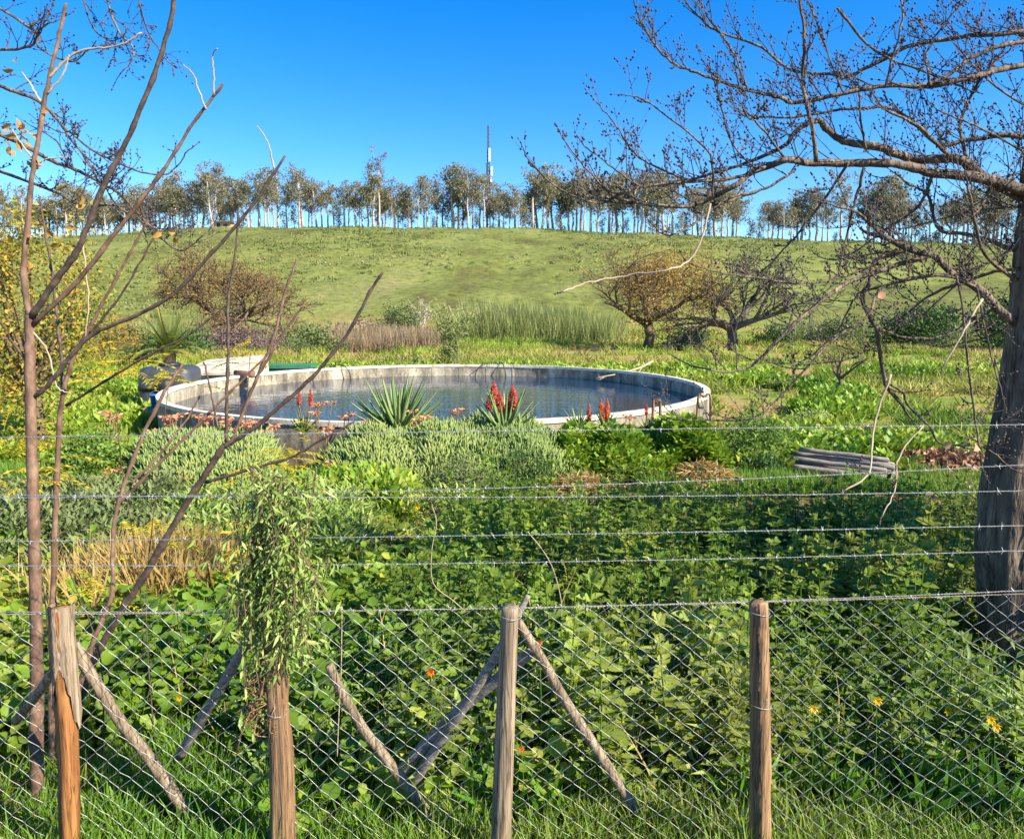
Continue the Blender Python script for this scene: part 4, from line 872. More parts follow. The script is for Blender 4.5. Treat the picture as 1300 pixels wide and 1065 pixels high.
# ------------------------------------------------------------------ big bare tree, right
BUD_V = np.array([[0, 0, 0], [.35, .4, 0], [0, .4, .35], [-.35, .4, 0], [0, .4, -.35], [0, 1, 0]]); BUD_T = np.array([[0, 2, 1], [0, 3, 2], [0, 4, 3], [0, 1, 4], [1, 2, 5], [2, 3, 5], [3, 4, 5], [4, 1, 5]])
class Limbs:
    def __init__(s): s.b = Geo(); s.t = Geo(); s.bud = Geo(); s.bp = []; s.bd = []
    def twig(s, p, d, L, r, lvl, up=.10, wig=.13):
        n = 5; pts = [np.array(p, float)]; d = d/np.linalg.norm(d)
        for i in range(n):
            d = d+rs.normal(size=3)*wig+np.array([0, 0, up]); d /= np.linalg.norm(d); pts.append(pts[-1]+d*L/n)
        pts = np.array(pts); rad = np.linspace(r, r*.5, n+1); tube(s.t, pts, rad, 4 if r > .004 else 3, cap=False)
        s.bp.append(pts[-1]); s.bd.append(d)
        for i in range(1, n):
            if rs.rand() < .5: s.bp.append(pts[i]); s.bd.append(d+rdir(1)[0]*.9)
        if lvl > 0:
            for k in range(2+rs.randint(3)):
                f = .2+.75*rs.rand(); i = min(int(f*n), n-1); q = pts[i]+(pts[i+1]-pts[i])*(f*n-i); t = pts[i+1]-pts[i]; t /= np.linalg.norm(t)
                sd = np.cross(t, rdir(1)[0]*[.5, 1, .5]); sd /= np.linalg.norm(sd); s.twig(q, t*.75+sd*.65, L*(.35+.3*rs.rand()), rad[i]*.7, lvl-1, up, wig)
    def stroke(s, pts, Y0, Y1, w0, w1, dens=9, tl=.32, up=.10, lvl=1, mat=None, side=None, tp=0.0, wob=1):
        n = len(pts); pp = np.array([P(a, b, Y0+(Y1-Y0)*i/(n-1)) for i, (a, b) in enumerate(pts)]); 
        pp[1:-1] += rs.normal(size=(n-2, 3))*np.array([.004, .05, .004])*wob
        if pts[0][0] >= 1290: pp[0] = P(max(np.interp(pts[0][1], [30, 270, 400, 540], [1338, 1322, 1316, 1302]), pts[0][0]), pts[0][1], TY+.04)
        sm = smooth(pp, 6); m = len(sm); px2m = lambda w: (w*.66+.4)*((Y0+Y1)/2)/F/2
        rad = px2m(w0)+(px2m(w1)-px2m(w0))*np.linspace(0, 1, m)**.85
        sm[1:-1] += rs.normal(size=(m-2, 3))*.0022
        rad = rad*(1+rs.normal(size=m)*.045)
        if mat: g = Geo(); tube(g, sm, rad, 5); part(g, 'pale_twig', M['paletwig'], tree)
        else: tube(s.b, sm, rad, 7 if w0 > 5 else 5)
        seg = np.linalg.norm(np.diff(sm, axis=0), axis=1); Lt = seg.sum(); cs = np.concatenate([[0], np.cumsum(seg)])
        for k in range(int(Lt*dens*1.3)):
            f = tp+(1-tp)*rs.rand(); L = f*Lt; i = min(np.searchsorted(cs, L)-1, m-2); i = max(i, 0); q = sm[i]+(sm[i+1]-sm[i])*((L-cs[i])/max(seg[i], 1e-6)); t = sm[i+1]-sm[i]; t /= np.linalg.norm(t)+1e-9
            sd = rdir(1)[0]*[.8, .9, .5]+[0, 0, .55 if side is None else side]; d = t*(.35+.5*rs.rand())+sd*.75
            s.twig(q, d, tl*(.35+.9*rs.rand()), min(.0042, rad[i]*.6), lvl, up)
        s.twig(sm[-1], sm[-1]-sm[-2], tl*.5, rad[-1], 0, up)
        return sm
TY = 4.9
tb = P(1289, 890, TY); tz = float(H(tb[0], TY))
tree = empty('bare_tree', (tb[0], TY, tz), 'big leafless tree with thick dark trunk and arching limbs behind the fence', 'tree')
Lm = Limbs()
g = Geo(); tp_ = [(1288, 925), (1291, 880), (1289, 820), (1286, 760), (1287, 700), (1293, 620), (1302, 540), (1310, 460), (1316, 400), (1320, 330), (1322, 270), (1326, 200), (1334, 120), (1340, 30), (1346, -80)]
tw = [150, 92, 76, 75, 82, 78, 70, 64, 60, 54, 48, 42, 36, 30, 22]
pp = np.array([P(a, b, TY) for a, b in tp_]); sm = smooth(pp, 5); rad = np.interp(np.linspace(0, 1, len(sm)), np.linspace(0, 1, len(tw)), tw)*TY/F/2
m = len(sm); nn = 40; an = np.arange(nn)*2*math.pi/nn
ridge = 1+.06*np.sin(an*5+np.linspace(0, 4, m)[:, None])+.045*np.sin(an*9-np.linspace(0, 9, m)[:, None])+rs.normal(size=(m, nn))*.028
V = sm[:, None]+np.stack([np.cos(an)*rad[:, None]*ridge, np.sin(an)*rad[:, None]*ridge, np.zeros((m, nn))], -1); i = np.arange(m-1)[:, None]*nn; j = np.arange(nn)[None]; k = (j+1) % nn
g.add(V.reshape(-1, 3), None, np.stack([i+j, i+k, i+nn+k, i+nn+j], -1).reshape(-1, 4)); part(g, 'trunk', M['bark'], tree)
Sx = Lm.stroke
Sx([(1298, 250), (1276, 237), (1232, 228), (1185, 220), (1131, 210), (1077, 206), (1029, 205), (995, 205), (962, 217), (928, 237), (894, 257), (868, 262), (819, 261), (789, 252), (768, 240)], 4.9, 4.4, 24, 3, 9, .34)
Sx([(972, 212), (932, 227), (868, 234), (821, 238), (789, 248), (773, 255), (752, 258), (729, 248), (699, 227), (671, 203)], 4.65, 4.3, 7, 2.2, 9, .2)
Sx([(1298, 262), (1252, 223), (1212, 206), (1165, 200), (1110, 190), (1070, 179), (1050, 162), (1036, 154), (1009, 166), (989, 190), (948, 206), (890, 226), (850, 233)], 4.9, 5.1, 22, 3, 8, .34)
Sx([(1302, 75), (1276, 85), (1232, 100), (1181, 108), (1124, 110), (1070, 117), (1019, 124), (989, 124), (948, 117), (907, 103), (877, 93), (860, 85), (838, 62), (815, 32)], 4.9, 4.5, 12, 2.5, 11, .32)
Sx([(1302, 40), (1256, 50), (1198, 52), (1154, 61), (1117, 78), (1077, 98), (1050, 102), (1002, 88), (962, 66), (911, 37), (880, 15)], 4.9, 5.3, 9, 3, 11, .3)
Sx([(1300, 50), (1270, 58), (1229, 78), (1198, 98), (1158, 110)], 4.9, 4.7, 9, 5, 7, .3)
Sx([(1036, 205), (1024, 162), (1022, 101), (1019, 50), (1015, 0)], 4.62, 4.5, 8, 4, 8, .3)
Sx([(1298, 180), (1273, 176), (1229, 179), (1192, 183), (1165, 159), (1131, 140), (1097, 137), (1063, 140), (1012, 149), (965, 149)], 4.9, 5.2, 10, 3, 9, .32)
Sx([(1212, 206), (1192, 185), (1165, 160), (1125, 140)], 4.9, 4.6, 8, 4, 8, .3)
Sx([(1097, 213), (1090, 244), (1082, 267), (1080, 288), (1070, 318)], 4.7, 4.8, 6, 3, 6, .25, side=0)
Sx([(1308, 420), (1280, 404), (1239, 364), (1215, 347), (1180, 325), (1150, 318), (1120, 300)], 4.9, 4.8, 20, 9, 8, .3)
Sx([(1150, 318), (1115, 330), (1098, 360), (1098, 378), (1102, 395), (1112, 418), (1121, 452), (1131, 489), (1141, 509)], 4.8, 4.9, 9, 7, 9, .28, side=.2)
Sx([(1121, 300), (1110, 280), (1085, 268), (1060, 262)], 4.8, 4.6, 8, 3, 10, .3)
Sx([(1131, 489), (1150, 500), (1161, 516), (1175, 540), (1198, 563), (1252, 570), (1283, 594)], 4.9, 4.6, 5, 3, 7, .2, side=.2)
Sx([(1180, 325), (1130, 338), (1077, 360), (1029, 391), (995, 414), (962, 452), (951, 465), (921, 472), (880, 465)], 4.85, 4.4, 10, 3, 9, .3)
Sx([(1215, 347), (1160, 352), (1121, 367), (1097, 398), (1063, 425), (1022, 462), (978, 516), (951, 530), (860, 533)], 4.85, 4.5, 6, 2.5, 8, .28)
Sx([(1239, 364), (1180, 350), (1110, 368), (1080, 377), (1063, 418), (1035, 448)], 4.8, 5.0, 5, 2.5, 8, .28)
Sx([(1104, 438), (1077, 452), (1029, 460), (978, 460)], 4.85, 4.7, 4, 2, 9, .2)
Sx([(1115, 418), (1150, 428), (1200, 425), (1250, 400)], 4.85, 4.9, 5, 3, 9, .25)
Sx([(1298, 330), (1240, 300), (1200, 290), (1180, 250), (1150, 232)], 4.9, 5.2, 9, 3, 9, .3)
Sx([(1300, 370), (1262, 330), (1240, 280), (1228, 230)], 4.9, 4.6, 8, 3, 9, .3)
Sx([(1302, 340), (1250, 345), (1190, 372), (1150, 400), (1120, 420)], 4.9, 5.3, 7, 3, 8, .25)
Sx([(1214, 350), (1214, 397), (1229, 475), (1242, 543), (1246, 590)], 4.7, 4.6, 4, 3, 7, .22)
Sx([(1240, 365), (1262, 440), (1272, 500)], 4.7, 4.6, 4, 2, 8, .22)
Sx([(868, 236), (858, 229), (821, 206), (798, 185), (780, 162), (757, 130)], 4.5, 4.3, 4, 1.8, 9, .18)
Sx([(820, 238), (803, 231), (771, 211), (741, 185)], 4.4, 4.25, 3.5, 1.8, 10, .16)
Sx([(789, 248), (771, 241), (741, 215), (713, 174)], 4.4, 4.2, 3.5, 1.8, 10, .16)
Sx([(905, 250), (900, 200), (860, 165), (820, 130), (800, 122)], 4.5, 4.4, 4, 1.8, 9, .2)
Sx([(960, 243), (921, 257), (891, 278), (856, 298), (842, 296), (828, 285)], 4.6, 4.4, 5, 2, 6, .15)
Sx([(1010, 215), (980, 235), (940, 252), (921, 257)], 4.65, 4.6, 5, 4, 6, .2)
Sx([(1120, 330), (1080, 350), (1020, 360), (960, 352), (914, 345), (877, 335)], 4.8, 4.5, 5, 2, 8, .2)
Sx([(1063, 10), (1117, 57), (1175, 91), (1220, 110)], 5.0, 4.8, 5, 3, 9, .25)
Sx([(1124, 110), (1137, 30), (1140, -10)], 4.7, 4.7, 4, 2, 10, .2)
Sx([(1181, 108), (1195, 50), (1230, -5)], 4.7, 4.9, 5, 2, 10, .25)
Sx([(950, 117), (930, 60), (900, 25)], 4.6, 4.6, 3, 2, 10, .2)
Sx([(1070, 117), (1060, 60), (1030, 10)], 4.7, 4.6, 3, 2, 10, .2)
Sx([(1232, 228), (1220, 160), (1240, 110), (1270, 70)], 4.9, 5.2, 7, 3, 10, .3)
Sx([(960, 215), (930, 180), (915, 130), (905, 100)], 4.7, 4.5, 3.5, 2, 10, .2)
Sx([(1077, 206), (1060, 240), (1020, 290), (990, 320), (960, 352)], 4.7, 5.1, 5, 2, 8, .2, side=.1)
Sx([(1185, 220), (1170, 260), (1130, 290), (1085, 320)], 4.9, 5.2, 6, 3, 8, .25, side=.1)
for a_, b_ in (((1298, 210), (1190, 140)), ((1300, 150), (1215, 60)), ((1300, 260), (1150, 290)), ((1300, 300), (1170, 400)), ((1262, 225), (1200, 300)), ((1100, 192), (1090, 110)), ((1000, 205), (950, 150)), ((1290, 380), (1200, 440)), ((1160, 318), (1060, 330))):
    mid = ((a_[0]+b_[0])/2+rs.normal()*12, (a_[1]+b_[1])/2+rs.normal()*12); Sx([a_, mid, b_], 4.9, 4.9+rs.normal()*.3, 5, 2, 10, .28)
pale = Geo
Sx([(902, 259), (888, 303), (875, 331), (845, 342), (798, 349), (752, 358), (715, 370)], 4.5, 4.2, 3.5, 3, 0, .1, mat='p')
Sx([(1131, 475), (1117, 543), (1097, 597), (1073, 622)], 4.6, 4.2, 4, 3, 1, .1, mat='p')
Sx([(1247, 380), (1222, 418), (1198, 465)], 4.6, 4.5, 5, 2.5, 2, .1, mat='p')
Sx([(1172, 540), (1140, 580), (1138, 620), (1120, 655)], 4.6, 4.4, 3, 2, 2, .1, mat='p')
part(Lm.b, 'limbs', M['bark'], tree); part(Lm.t, 'crown', M['twig'], tree)
bp = np.array(Lm.bp); bd = np.array(Lm.bd); g = Geo(); inst(g, BUD_V, BUD_T, bp, frames(bd, .013+.012*rs.rand(len(bp))), rs.rand(len(bp))); part(g, 'buds', M['twig'], tree)
# last clinging dead leaves
g = Geo(); LP = [P(a, b, 4.5) for a, b in ((1125, 372), (1205, 560), (1222, 570), (1228, 612), (1240, 565), (1200, 575), (1185, 625), (900, 250), (1215, 545))]; 
for q in LP: g = Geo(); inst(g, *leaf6(.8, .3), np.array([q]), frames(rdir(1)+[0, 0, -.5], .04+.03*rs.rand(1), rs.rand(1)*6), rs.rand(1)*.5+.5); part(g, 'dead_leaf', M['dryleaf'], tree)

# ------------------------------------------------------------------ left bare tree (trunk outside the frame)
Lm = Limbs(); b = P(-55, 880, 5.4); lt = empty('bare_tree', (b[0], 5.4, float(H(b[0], 5.4))), 'leafless tree sending thin dark twigs in from the upper left', 'tree')
g = Geo(); pts = smooth([P(-50, 960, 5.4), P(-60, 700, 5.4), P(-52, 400, 5.4), P(-60, 100, 5.4), P(-50, -80, 5.4)], 6); pts[0][2] = float(H(b[0], 5.4))-.1; tube(g, pts, np.linspace(.17, .07, len(pts)), 12); part(g, 'trunk', M['bark'], lt)
Sx = Lm.stroke
Sx([(-55, 90), (20, 117), (51, 130), (78, 159), (98, 179), (118, 210), (128, 240)], 5.4, 5.2, 8, 2, 10, .25)
Sx([(-55, 150), (20, 179), (51, 200), (88, 213), (129, 233), (162, 250), (190, 288), (230, 318), (264, 294)], 5.4, 5.0, 9, 2, 9, .25)
Sx([(78, 159), (112, 190), (156, 210), (190, 223), (217, 220), (240, 190)], 5.2, 5.1, 4, 2, 8, .15)
Sx([(-52, -20), (34, 35), (54, 62), (85, 78), (112, 64)], 5.4, 5.3, 5, 2, 8, .2)
Sx([(120, -60), (145, 30), (162, 54), (169, 75), (152, 95)], 5.2, 5.1, 4, 1.5, 10, .2, side=-.2, up=-.02)
Sx([(165, -60), (183, 30), (200, 64), (215, 80)], 5.2, 5.1, 3, 1.5, 10, .2, side=-.2, up=-.02)
Sx([(90, -60), (110, 28), (130, 45), (150, 50)], 5.2, 5.1, 3, 1.5, 10, .2, side=-.2)
Sx([(-50, 200), (60, 240), (110, 262), (160, 262), (185, 300)], 5.4, 5.2, 6, 2, 10, .25)
Sx([(-50, 60), (30, 60), (60, 40), (75, 25)], 5.4, 5.2, 6, 2, 10, .25)
Sx([(118, 210), (150, 262), (175, 275), (200, 300)], 5.2, 5.2, 3, 1.5, 14, .22)
Sx([(88, 213), (70, 180), (40, 160)], 5.2, 5.2, 3, 1.5, 12, .2)
Sx([(-52, -70), (30, -80), (120, -70), (200, -60)], 5.4, 5.2, 9, 4, 5, .25, side=-.4)
part(Lm.b, 'limbs', M['bark'], lt); part(Lm.t, 'crown', M['twig'], lt)
bp = np.array(Lm.bp); bd = np.array(Lm.bd); g = Geo(); inst(g, BUD_V, BUD_T, bp, frames(bd, .012+.012*rs.rand(len(bp))), rs.rand(len(bp))); part(g, 'buds', M['twig'], lt)

# ------------------------------------------------------------------ saplings left
def pinnate(g, p, d, L, n=9, sz=.05):
    d = d/np.linalg.norm(d); t = np.linspace(0, 1, n+1); pts = p+d*(t*L)[:, None]+np.array([0, 0, -1])*(t*t*L*.35)[:, None]; tube(g, pts, .0015, 3, .6, cap=False)
    tg = np.gradient(pts, axis=0); tg /= np.linalg.norm(tg, axis=1)[:, None]; sd = np.cross(tg, [0, 0, 1.0]); sd /= np.linalg.norm(sd, axis=1)[:, None]+1e-9
    for s in (-1, 1): inst(g, *leaf(.36, .2, .05), pts[1:], frames(sd[1:]*s+tg[1:]*.5, sz*(.8+.4*rs.rand(n)), rs.normal(size=n)*.4), np.clip(rs.rand()*.5+rs.rand(n)*.5, 0, 1))
def stem(g, pts, Y0, Y1, w0, w1, knob=0, sides=8):
    n = len(pts); pp = np.array([P(a, b, Y0+(Y1-Y0)*i/(n-1)) for i, (a, b) in enumerate(pts)]); sm = smooth(pp, 7); m = len(sm); rad = (w0+(w1-w0)*np.linspace(0, 1, m))*(.78 if w0 > 5 else .9)*((Y0+Y1)/2)/F/2*(1+rs.normal(size=m)*.06)
    if knob: rad = rad*(1+.28*(np.arange(m) % knob == 0))
    sm[1:-1] += rs.normal(size=(m-2, 3))*.0015; tube(g, sm, rad, sides); return sm
def sap(name, base, label): 
    b = P(*base); b[2] = float(H(b[0], b[1])); return empty(name, b, label, 'sapling')
YA = 3.45
e = sap('sapling', (45, 960, YA), 'tall reddish-barked sapling at the far left beside the split post')
g = Geo(); zb = P(48, 1060, YA); stem(g, [(50, 1090), (47, 960), (46, 800), (44, 700), (42, 620), (39, 520), (38, 440), (37, 400)], YA, YA, 23, 14, sides=12); part(g, 'trunk', M['saptrunk'], e)
g = Geo(); stem(g, [(37, 402), (30, 340), (36, 280), (40, 230), (50, 170), (62, 100), (74, 50), (84, 5)], YA, YA, 10, 5, 6); stem(g, [(42, 412), (100, 355), (170, 265), (205, 220), (240, 165), (283, 107)], YA, YA-.1, 8, 4, 5); part(g, 'branch', M['saptrunk'], e)
g = Geo(); stem(g, [(40, 402), (75, 350), (100, 315), (130, 240), (160, 180), (190, 110), (216, 30), (222, -20)], YA, YA-.15, 11, 6, 6); part(g, 'branch', M['sapdark'], e)
g = Geo(); stem(g, [(40, 505), (60, 490), (110, 430), (170, 402), (222, 372), (270, 320), (320, 262), (362, 198)], YA, YA-.1, 8, 4, 5); stem(g, [(42, 470), (24, 445), (12, 430)], YA, YA, 5, 3); part(g, 'branch', M['sapdark'], e)
g = Geo(); stem(g, [(62, 100), (85, 75), (110, 63), (150, 58), (180, 42)], YA, YA, 4, 2); part(g, 'shoot', M['paletwig'], e)
g = Geo(); stem(g, [(52, 130), (40, 110), (28, 92)], YA, YA, 3.5, 1.8); part(g, 'shoot', M['paletwig'], e)
g = Geo(); stem(g, [(60, 120), (80, 95), (88, 70)], YA, YA, 3, 1.8); part(g, 'shoot', M['paletwig'], e)
g = Geo(); stem(g, [(40, 200), (25, 180), (15, 165)], YA, YA, 3, 2); part(g, 'shoot', M['paletwig'], e)
g = Geo(); stem(g, [(45, 210), (60, 202), (85, 200)], YA, YA, 2.5, 1.5); part(g, 'shoot', M['paletwig'], e)
g = Geo(); stem(g, [(262, 140), (252, 115), (245, 95), (233, 82)], YA-.1, YA-.15, 2.6, 1.5); part(g, 'shoot', M['paletwig'], e)
g = Geo(); stem(g, [(271, 122), (271, 92), (270, 70), (276, 62)], YA-.1, YA-.15, 2.6, 1.4); part(g, 'shoot', M['paletwig'], e)
g = Geo(); stem(g, [(348, 215), (343, 190), (335, 172), (326, 160)], YA-.1, YA-.15, 2.4, 1.4); part(g, 'shoot', M['paletwig'], e)
g = Geo(); stem(g, [(40, 420), (60, 445), (72, 490), (90, 500)], YA, YA, 3, 1.5); part(g, 'shoot', M['paletwig'], e)
g = Geo(); stem(g, [(105, 310), (112, 380), (108, 430)], YA, YA, 2.5, 1.5); part(g, 'shoot', M['paletwig'], e)
g = Geo()
for a, b, n in ((20, 90, 2), (28, 175, 7), (40, 205, 4), (30, 165, 5), (95, 250, 4), (70, 145, 1), (20, 190, 5), (90, 300, 4), (52, 295, 3), (215, 300, 3), (40, 350, 3)):
    for k in range(n): N = 1; inst(g, *leaf6(.5, .3), P(a+rs.normal()*8, b+rs.normal()*8, YA)[None], frames(rdir(1)+[0, 0, -.4], np.array([.05]), rs.rand(1)*6), rs.rand(1)*.5+.5)
part(g, 'leaves', M['oakleaf'], e)
e = sap('sapling', (68, 960, 3.7), 'slim grey double-stemmed sapling right of the tall reddish one')
g = Geo(); stem(g, [(66, 1030), (66, 880), (68, 740), (71, 640), (74, 560), (80, 500), (88, 470), (100, 440), (125, 395), (160, 330), (188, 280)], 3.7, 3.6, 12, 3, 6); part(g, 'trunk', M['saptrunk'], e)
g = Geo(); stem(g, [(80, 505), (78, 460), (73, 410), (68, 360), (60, 310), (50, 250)], 3.7, 3.75, 6, 3, 6); stem(g, [(84, 515), (140, 480), (190, 450), (240, 425), (290, 385)], 3.7, 3.6, 4, 2, 6); stem(g, [(112, 425), (150, 380), (180, 330), (205, 280)], 3.65, 3.6, 3.5, 2, 6); part(g, 'branch', M['sapdark'], e)
# big leaning stems
e = sap('leaning_sapling', (128, 830, 3.9), 'large dark sapling leaning far to the right across the left side')
g = Geo(); stem(g, [(85, 960), (110, 860), (150, 782), (190, 720), (230, 650), (262, 600), (285, 565)], 3.9, 3.8, 13, 10, 8, 10); part(g, 'trunk', M['sapdark'], e)
g = Geo(); stem(g, [(283, 568), (320, 545), (360, 512), (400, 475), (440, 425), (470, 370), (486, 346)], 3.8, 3.7, 8, 4, 5); part(g, 'branch', M['sapdark'], e)
g = Geo(); stem(g, [(288, 562), (288, 500), (290, 440), (290, 380), (299, 320), (302, 270)], 3.8, 3.75, 6, 3, 5); part(g, 'branch', M['sapdark'], e)
g = Geo(); stem(g, [(292, 565), (310, 520), (330, 470), (350, 420), (362, 370), (377, 330)], 3.8, 3.75, 5, 3, 5); stem(g, [(325, 480), (350, 440), (372, 405), (386, 388)], 3.8, 3.75, 4, 2.5, 5); part(g, 'branch', M['saptrunk'], e)
g = Geo(); stem(g, [(262, 612), (320, 595), (370, 580), (405, 560), (450, 535)], 3.8, 3.7, 5, 2.5, 6); part(g, 'branch', M['sapdark'], e)
e = sap('leaning_sapling', (108, 860, 3.4), 'thin brown leaning sapling just left of the large dark one')
g = Geo(); stem(g, [(98, 880), (120, 810), (142, 755), (143, 700), (148, 650), (170, 580), (205, 505), (232, 462)], 3.3, 3.5, 9, 5, 5); part(g, 'trunk', M['saptrunk'], e)
g = Geo(); stem(g, [(150, 640), (190, 600), (230, 560), (270, 520), (310, 480), (350, 440)], 3.5, 3.55, 6, 3, 5); stem(g, [(165, 615), (200, 580), (235, 535), (255, 500)], 3.5, 3.55, 4, 2, 5); part(g, 'branch', M['saptrunk'], e)
g = Geo(); stem(g, [(278, 545), (270, 510), (262, 470), (258, 460)], 3.5, 3.5, 3, 2, 5); part(g, 'branch', M['sapdark'], e)
# yellow pinnate foliage plants
def locust(px, py, Y, n, spread, label, sz=.04, L=.2):
    b = P(px, py, Y); gz = float(H(b[0], Y)); root = empty('yellow_seedling', (b[0], Y, gz), label, 'seedling'); s = Geo(); g = Geo(); dx = rs.normal()*.12; sm = smooth([(b[0]+dx, Y, gz), (b[0]+dx*1.1, Y+.02, gz*.6+b[2]*.4), (b[0]+dx*.4, Y-.03, gz*.25+b[2]*.75), b], 5); tube(s, sm, np.linspace(.005, .0018, len(sm)), 5); part(s, 'stem', M['sapdark'], root)
    for k in range(int(n*1.8)):
        v = rdir(1)[0]*spread*1.25*rs.rand(); v[2] *= .6; q = b+v; d = rdir(1)[0]; d[2] = abs(d[2])*.5; pinnate(g, q, d, L*(.6+.7*rs.rand()), 9, sz)
    part(g, 'leaves', M['locust'], root)
locust(145, 470, 4.4, 13, .22, 'yellow-leaved seedling spreading before the grass left of the cistern')
locust(60, 600, 3.7, 9, .16, 'yellow-leaved seedling between the two far left sapling trunks', .035)
locust(215, 480, 4.0, 7, .16, 'yellow-leaved seedling in front of the cistern', .03, .14)
locust(215, 690, 4.6, 10, .25, 'golden-leaved seedling above the dry straw grass')
locust(315, 690, 3.9, 9, .2, 'golden-leaved seedling immediately left of the creeper post')
locust(370, 575, 4.2, 9, .2, 'golden-leaved seedling over the coral flowers by the leaning stem', .04)
locust(335, 610, 4.5, 9, .25, 'golden-leaved seedling behind the top of the creeper post', .035)
locust(35, 560, 4.4, 14, .25, 'yellow-leaved seedling at the far left edge beside the reddish trunk')
locust(318, 445, 4.2, 4, .12, 'sparse yellow-leaved seedling before the cream slab', .035, .14)
locust(120, 740, 4.2, 6, .2, 'low yellow-leaved seedling near the split post', .035)

# ------------------------------------------------------------------ fence
FY = 3.0; fence = empty('wire_fence', (0, FY, 1.0), 'low wire netting fence on rough poles with barbed wire strands above', 'fence')
def pole(name, pts, Y, w0, w1, mat, lab=None, sides=14, Y1=None, rough=.03):
    g = Geo(); n = len(pts); Y1 = Y if Y1 is None else Y1
    pp = np.array([P(a, b, Y+(Y1-Y)*i/(n-1)) for i, (a, b) in enumerate(pts)]); sm = smooth(pp, 8); m = len(sm); rad = (w0+(w1-w0)*np.linspace(0, 1, m))*Y/F/2
    an = np.arange(sides)*2*math.pi/sides; t = np.gradient(sm, axis=0); t /= np.linalg.norm(t, axis=1)[:, None]; a = np.cross(t, [0, 1.0, 0]); a /= np.linalg.norm(a, axis=1)[:, None]; b = np.cross(t, a)
    rr = rad[:, None]*(1+rough*np.sin(an*3+1)[None]+rs.normal(size=(1, sides))*rough+rs.normal(size=(m, sides))*rough*.4)
    V = sm[:, None]+rr[..., None]*(np.cos(an)[None, :, None]*a[:, None]+np.sin(an)[None, :, None]*b[:, None]); i = np.arange(m-1)[:, None]*sides; j = np.arange(sides)[None]; k = (j+1) % sides
    V = np.vstack([V.reshape(-1, 3), sm[-1]+t[-1]*rad[-1]*.12, sm[0]]); q = np.arange(sides); e = m*sides
    T = np.vstack([np.stack([(m-1)*sides+q, (m-1)*sides+(q+1) % sides, np.full(sides, e)], -1), np.stack([(q+1) % sides, q, np.full(sides, e+1)], -1)])
    g.add(V, T, np.stack([i+j, i+k, i+sides+k, i+sides+j], -1).reshape(-1, 4)); o = part(g, name, mat, fence)
    if lab: o['label'] = lab
    return o
GB = 1120
pole('post', [(633, GB+30), (640, 960), (644, 860), (648, 770)], FY-.03, 28, 22, M['pole'], 'smooth grey round post in the middle of the fence')
pole('post', [(964, GB+30), (965, 960), (964, 860), (963, 764)], FY-.03, 27, 23, M['redpole'], 'cracked reddish post right of the middle post', rough=.07)
pole('post', [(360, GB+30), (357, 960), (352, 880), (348, 800), (346, 740)], FY-.03, 31, 20, M['redpole'], 'bark-brown post wrapped by the creeper', rough=.09)
pole('post', [(372, 1150), (368, 960), (362, 900), (366, 850)], FY+.02, 14, 6, M['redpole'], 'thin stake against the creeper post', rough=.1)
po = pole('post', [(90, GB+30), (88, 960), (82, 870), (76, 772)], FY-.03, 25, 26, M['splinter'], 'split orange-brown post with peeling bark', rough=.08)
g = Geo(); na, nz = 26, 14; ang = np.linspace(R(150), R(400), na); V = []
bot = 872+22*np.sin(ang*2.3)+rs.normal(size=na)*5+26*(ang > R(330))
for iz in range(nz):
    f = iz/(nz-1)
    for ia in range(na):
        y_ = 768+(bot[ia]-768)*f; c = P(76+.062*(y_-770)+1, y_, FY-.03); r_ = (13.8+1.2*math.sin(ang[ia]*6)+.8*rs.normal()*.5)*FY/F*(1+.10*f*f); V.append(c+[math.cos(ang[ia])*r_, math.sin(ang[ia])*r_, 0])
V = np.array(V); Vi = V.copy(); Vi[:, 1] += .004; i = np.arange(nz-1)[:, None]*na; j = np.arange(na-1)[None]
g.add(V, None, np.stack([i+j, i+na+j, i+na+j+1, i+j+1], -1).reshape(-1, 4)); g.add(V*.0+V+np.array([0, .006, 0]), None, np.stack([i+j, i+j+1, i+na+j+1, i+na+j], -1).reshape(-1, 4))
barkp = g.build('bark_strip', M['pole'], po, loc=np.array(fence.location)); 
pole('brace', [(93, 818), (130, 880), (160, 925), (188, 960), (250, 1050)], FY+.03, 15, 17, M['pole'], 'pale diagonal brace leaning on the split post', Y1=FY+.3)
pole('brace', [(418, 845), (440, 890), (465, 930), (490, 962), (560, 1055)], FY+.06, 12, 16, M['pole'], 'diagonal brace falling right from the creeper post', Y1=FY+.3)
pole('brace', [(228, 960), (258, 910), (285, 865), (308, 825), (335, 780)], FY+.5, 13, 11, M['timber'], 'dark diagonal brace rising to the creeper post', Y1=FY+.05)
pole('brace', [(657, 788), (690, 840), (715, 885), (762, 958), (820, 1050)], FY+.03, 12, 16, M['pole'], 'pale diagonal brace falling right from the middle post', Y1=FY+.3)
pole('brace', [(520, 1000), (560, 940), (600, 880), (640, 815), (658, 780)], FY+.4, 14, 10, M['timber'], 'thin grey brace rising to the top of the middle post', Y1=FY+.06)
pole('brace', [(500, 990), (545, 940), (590, 895), (640, 855), (672, 829)], FY+.45, 17, 13, M['timber'], 'thicker grey brace crossing behind the middle post', Y1=FY+.1)
pole('brace', [(20, 915), (50, 878), (75, 840)], FY+.3, 12, 11, M['pole'], 'short brace behind the split post', Y1=FY+.05)
pole('stub', [(650, 800), (660, 776), (671, 756)], FY+.06, 11, 7, M['timber'], 'splintered stub behind the middle post top', Y1=FY+.08)
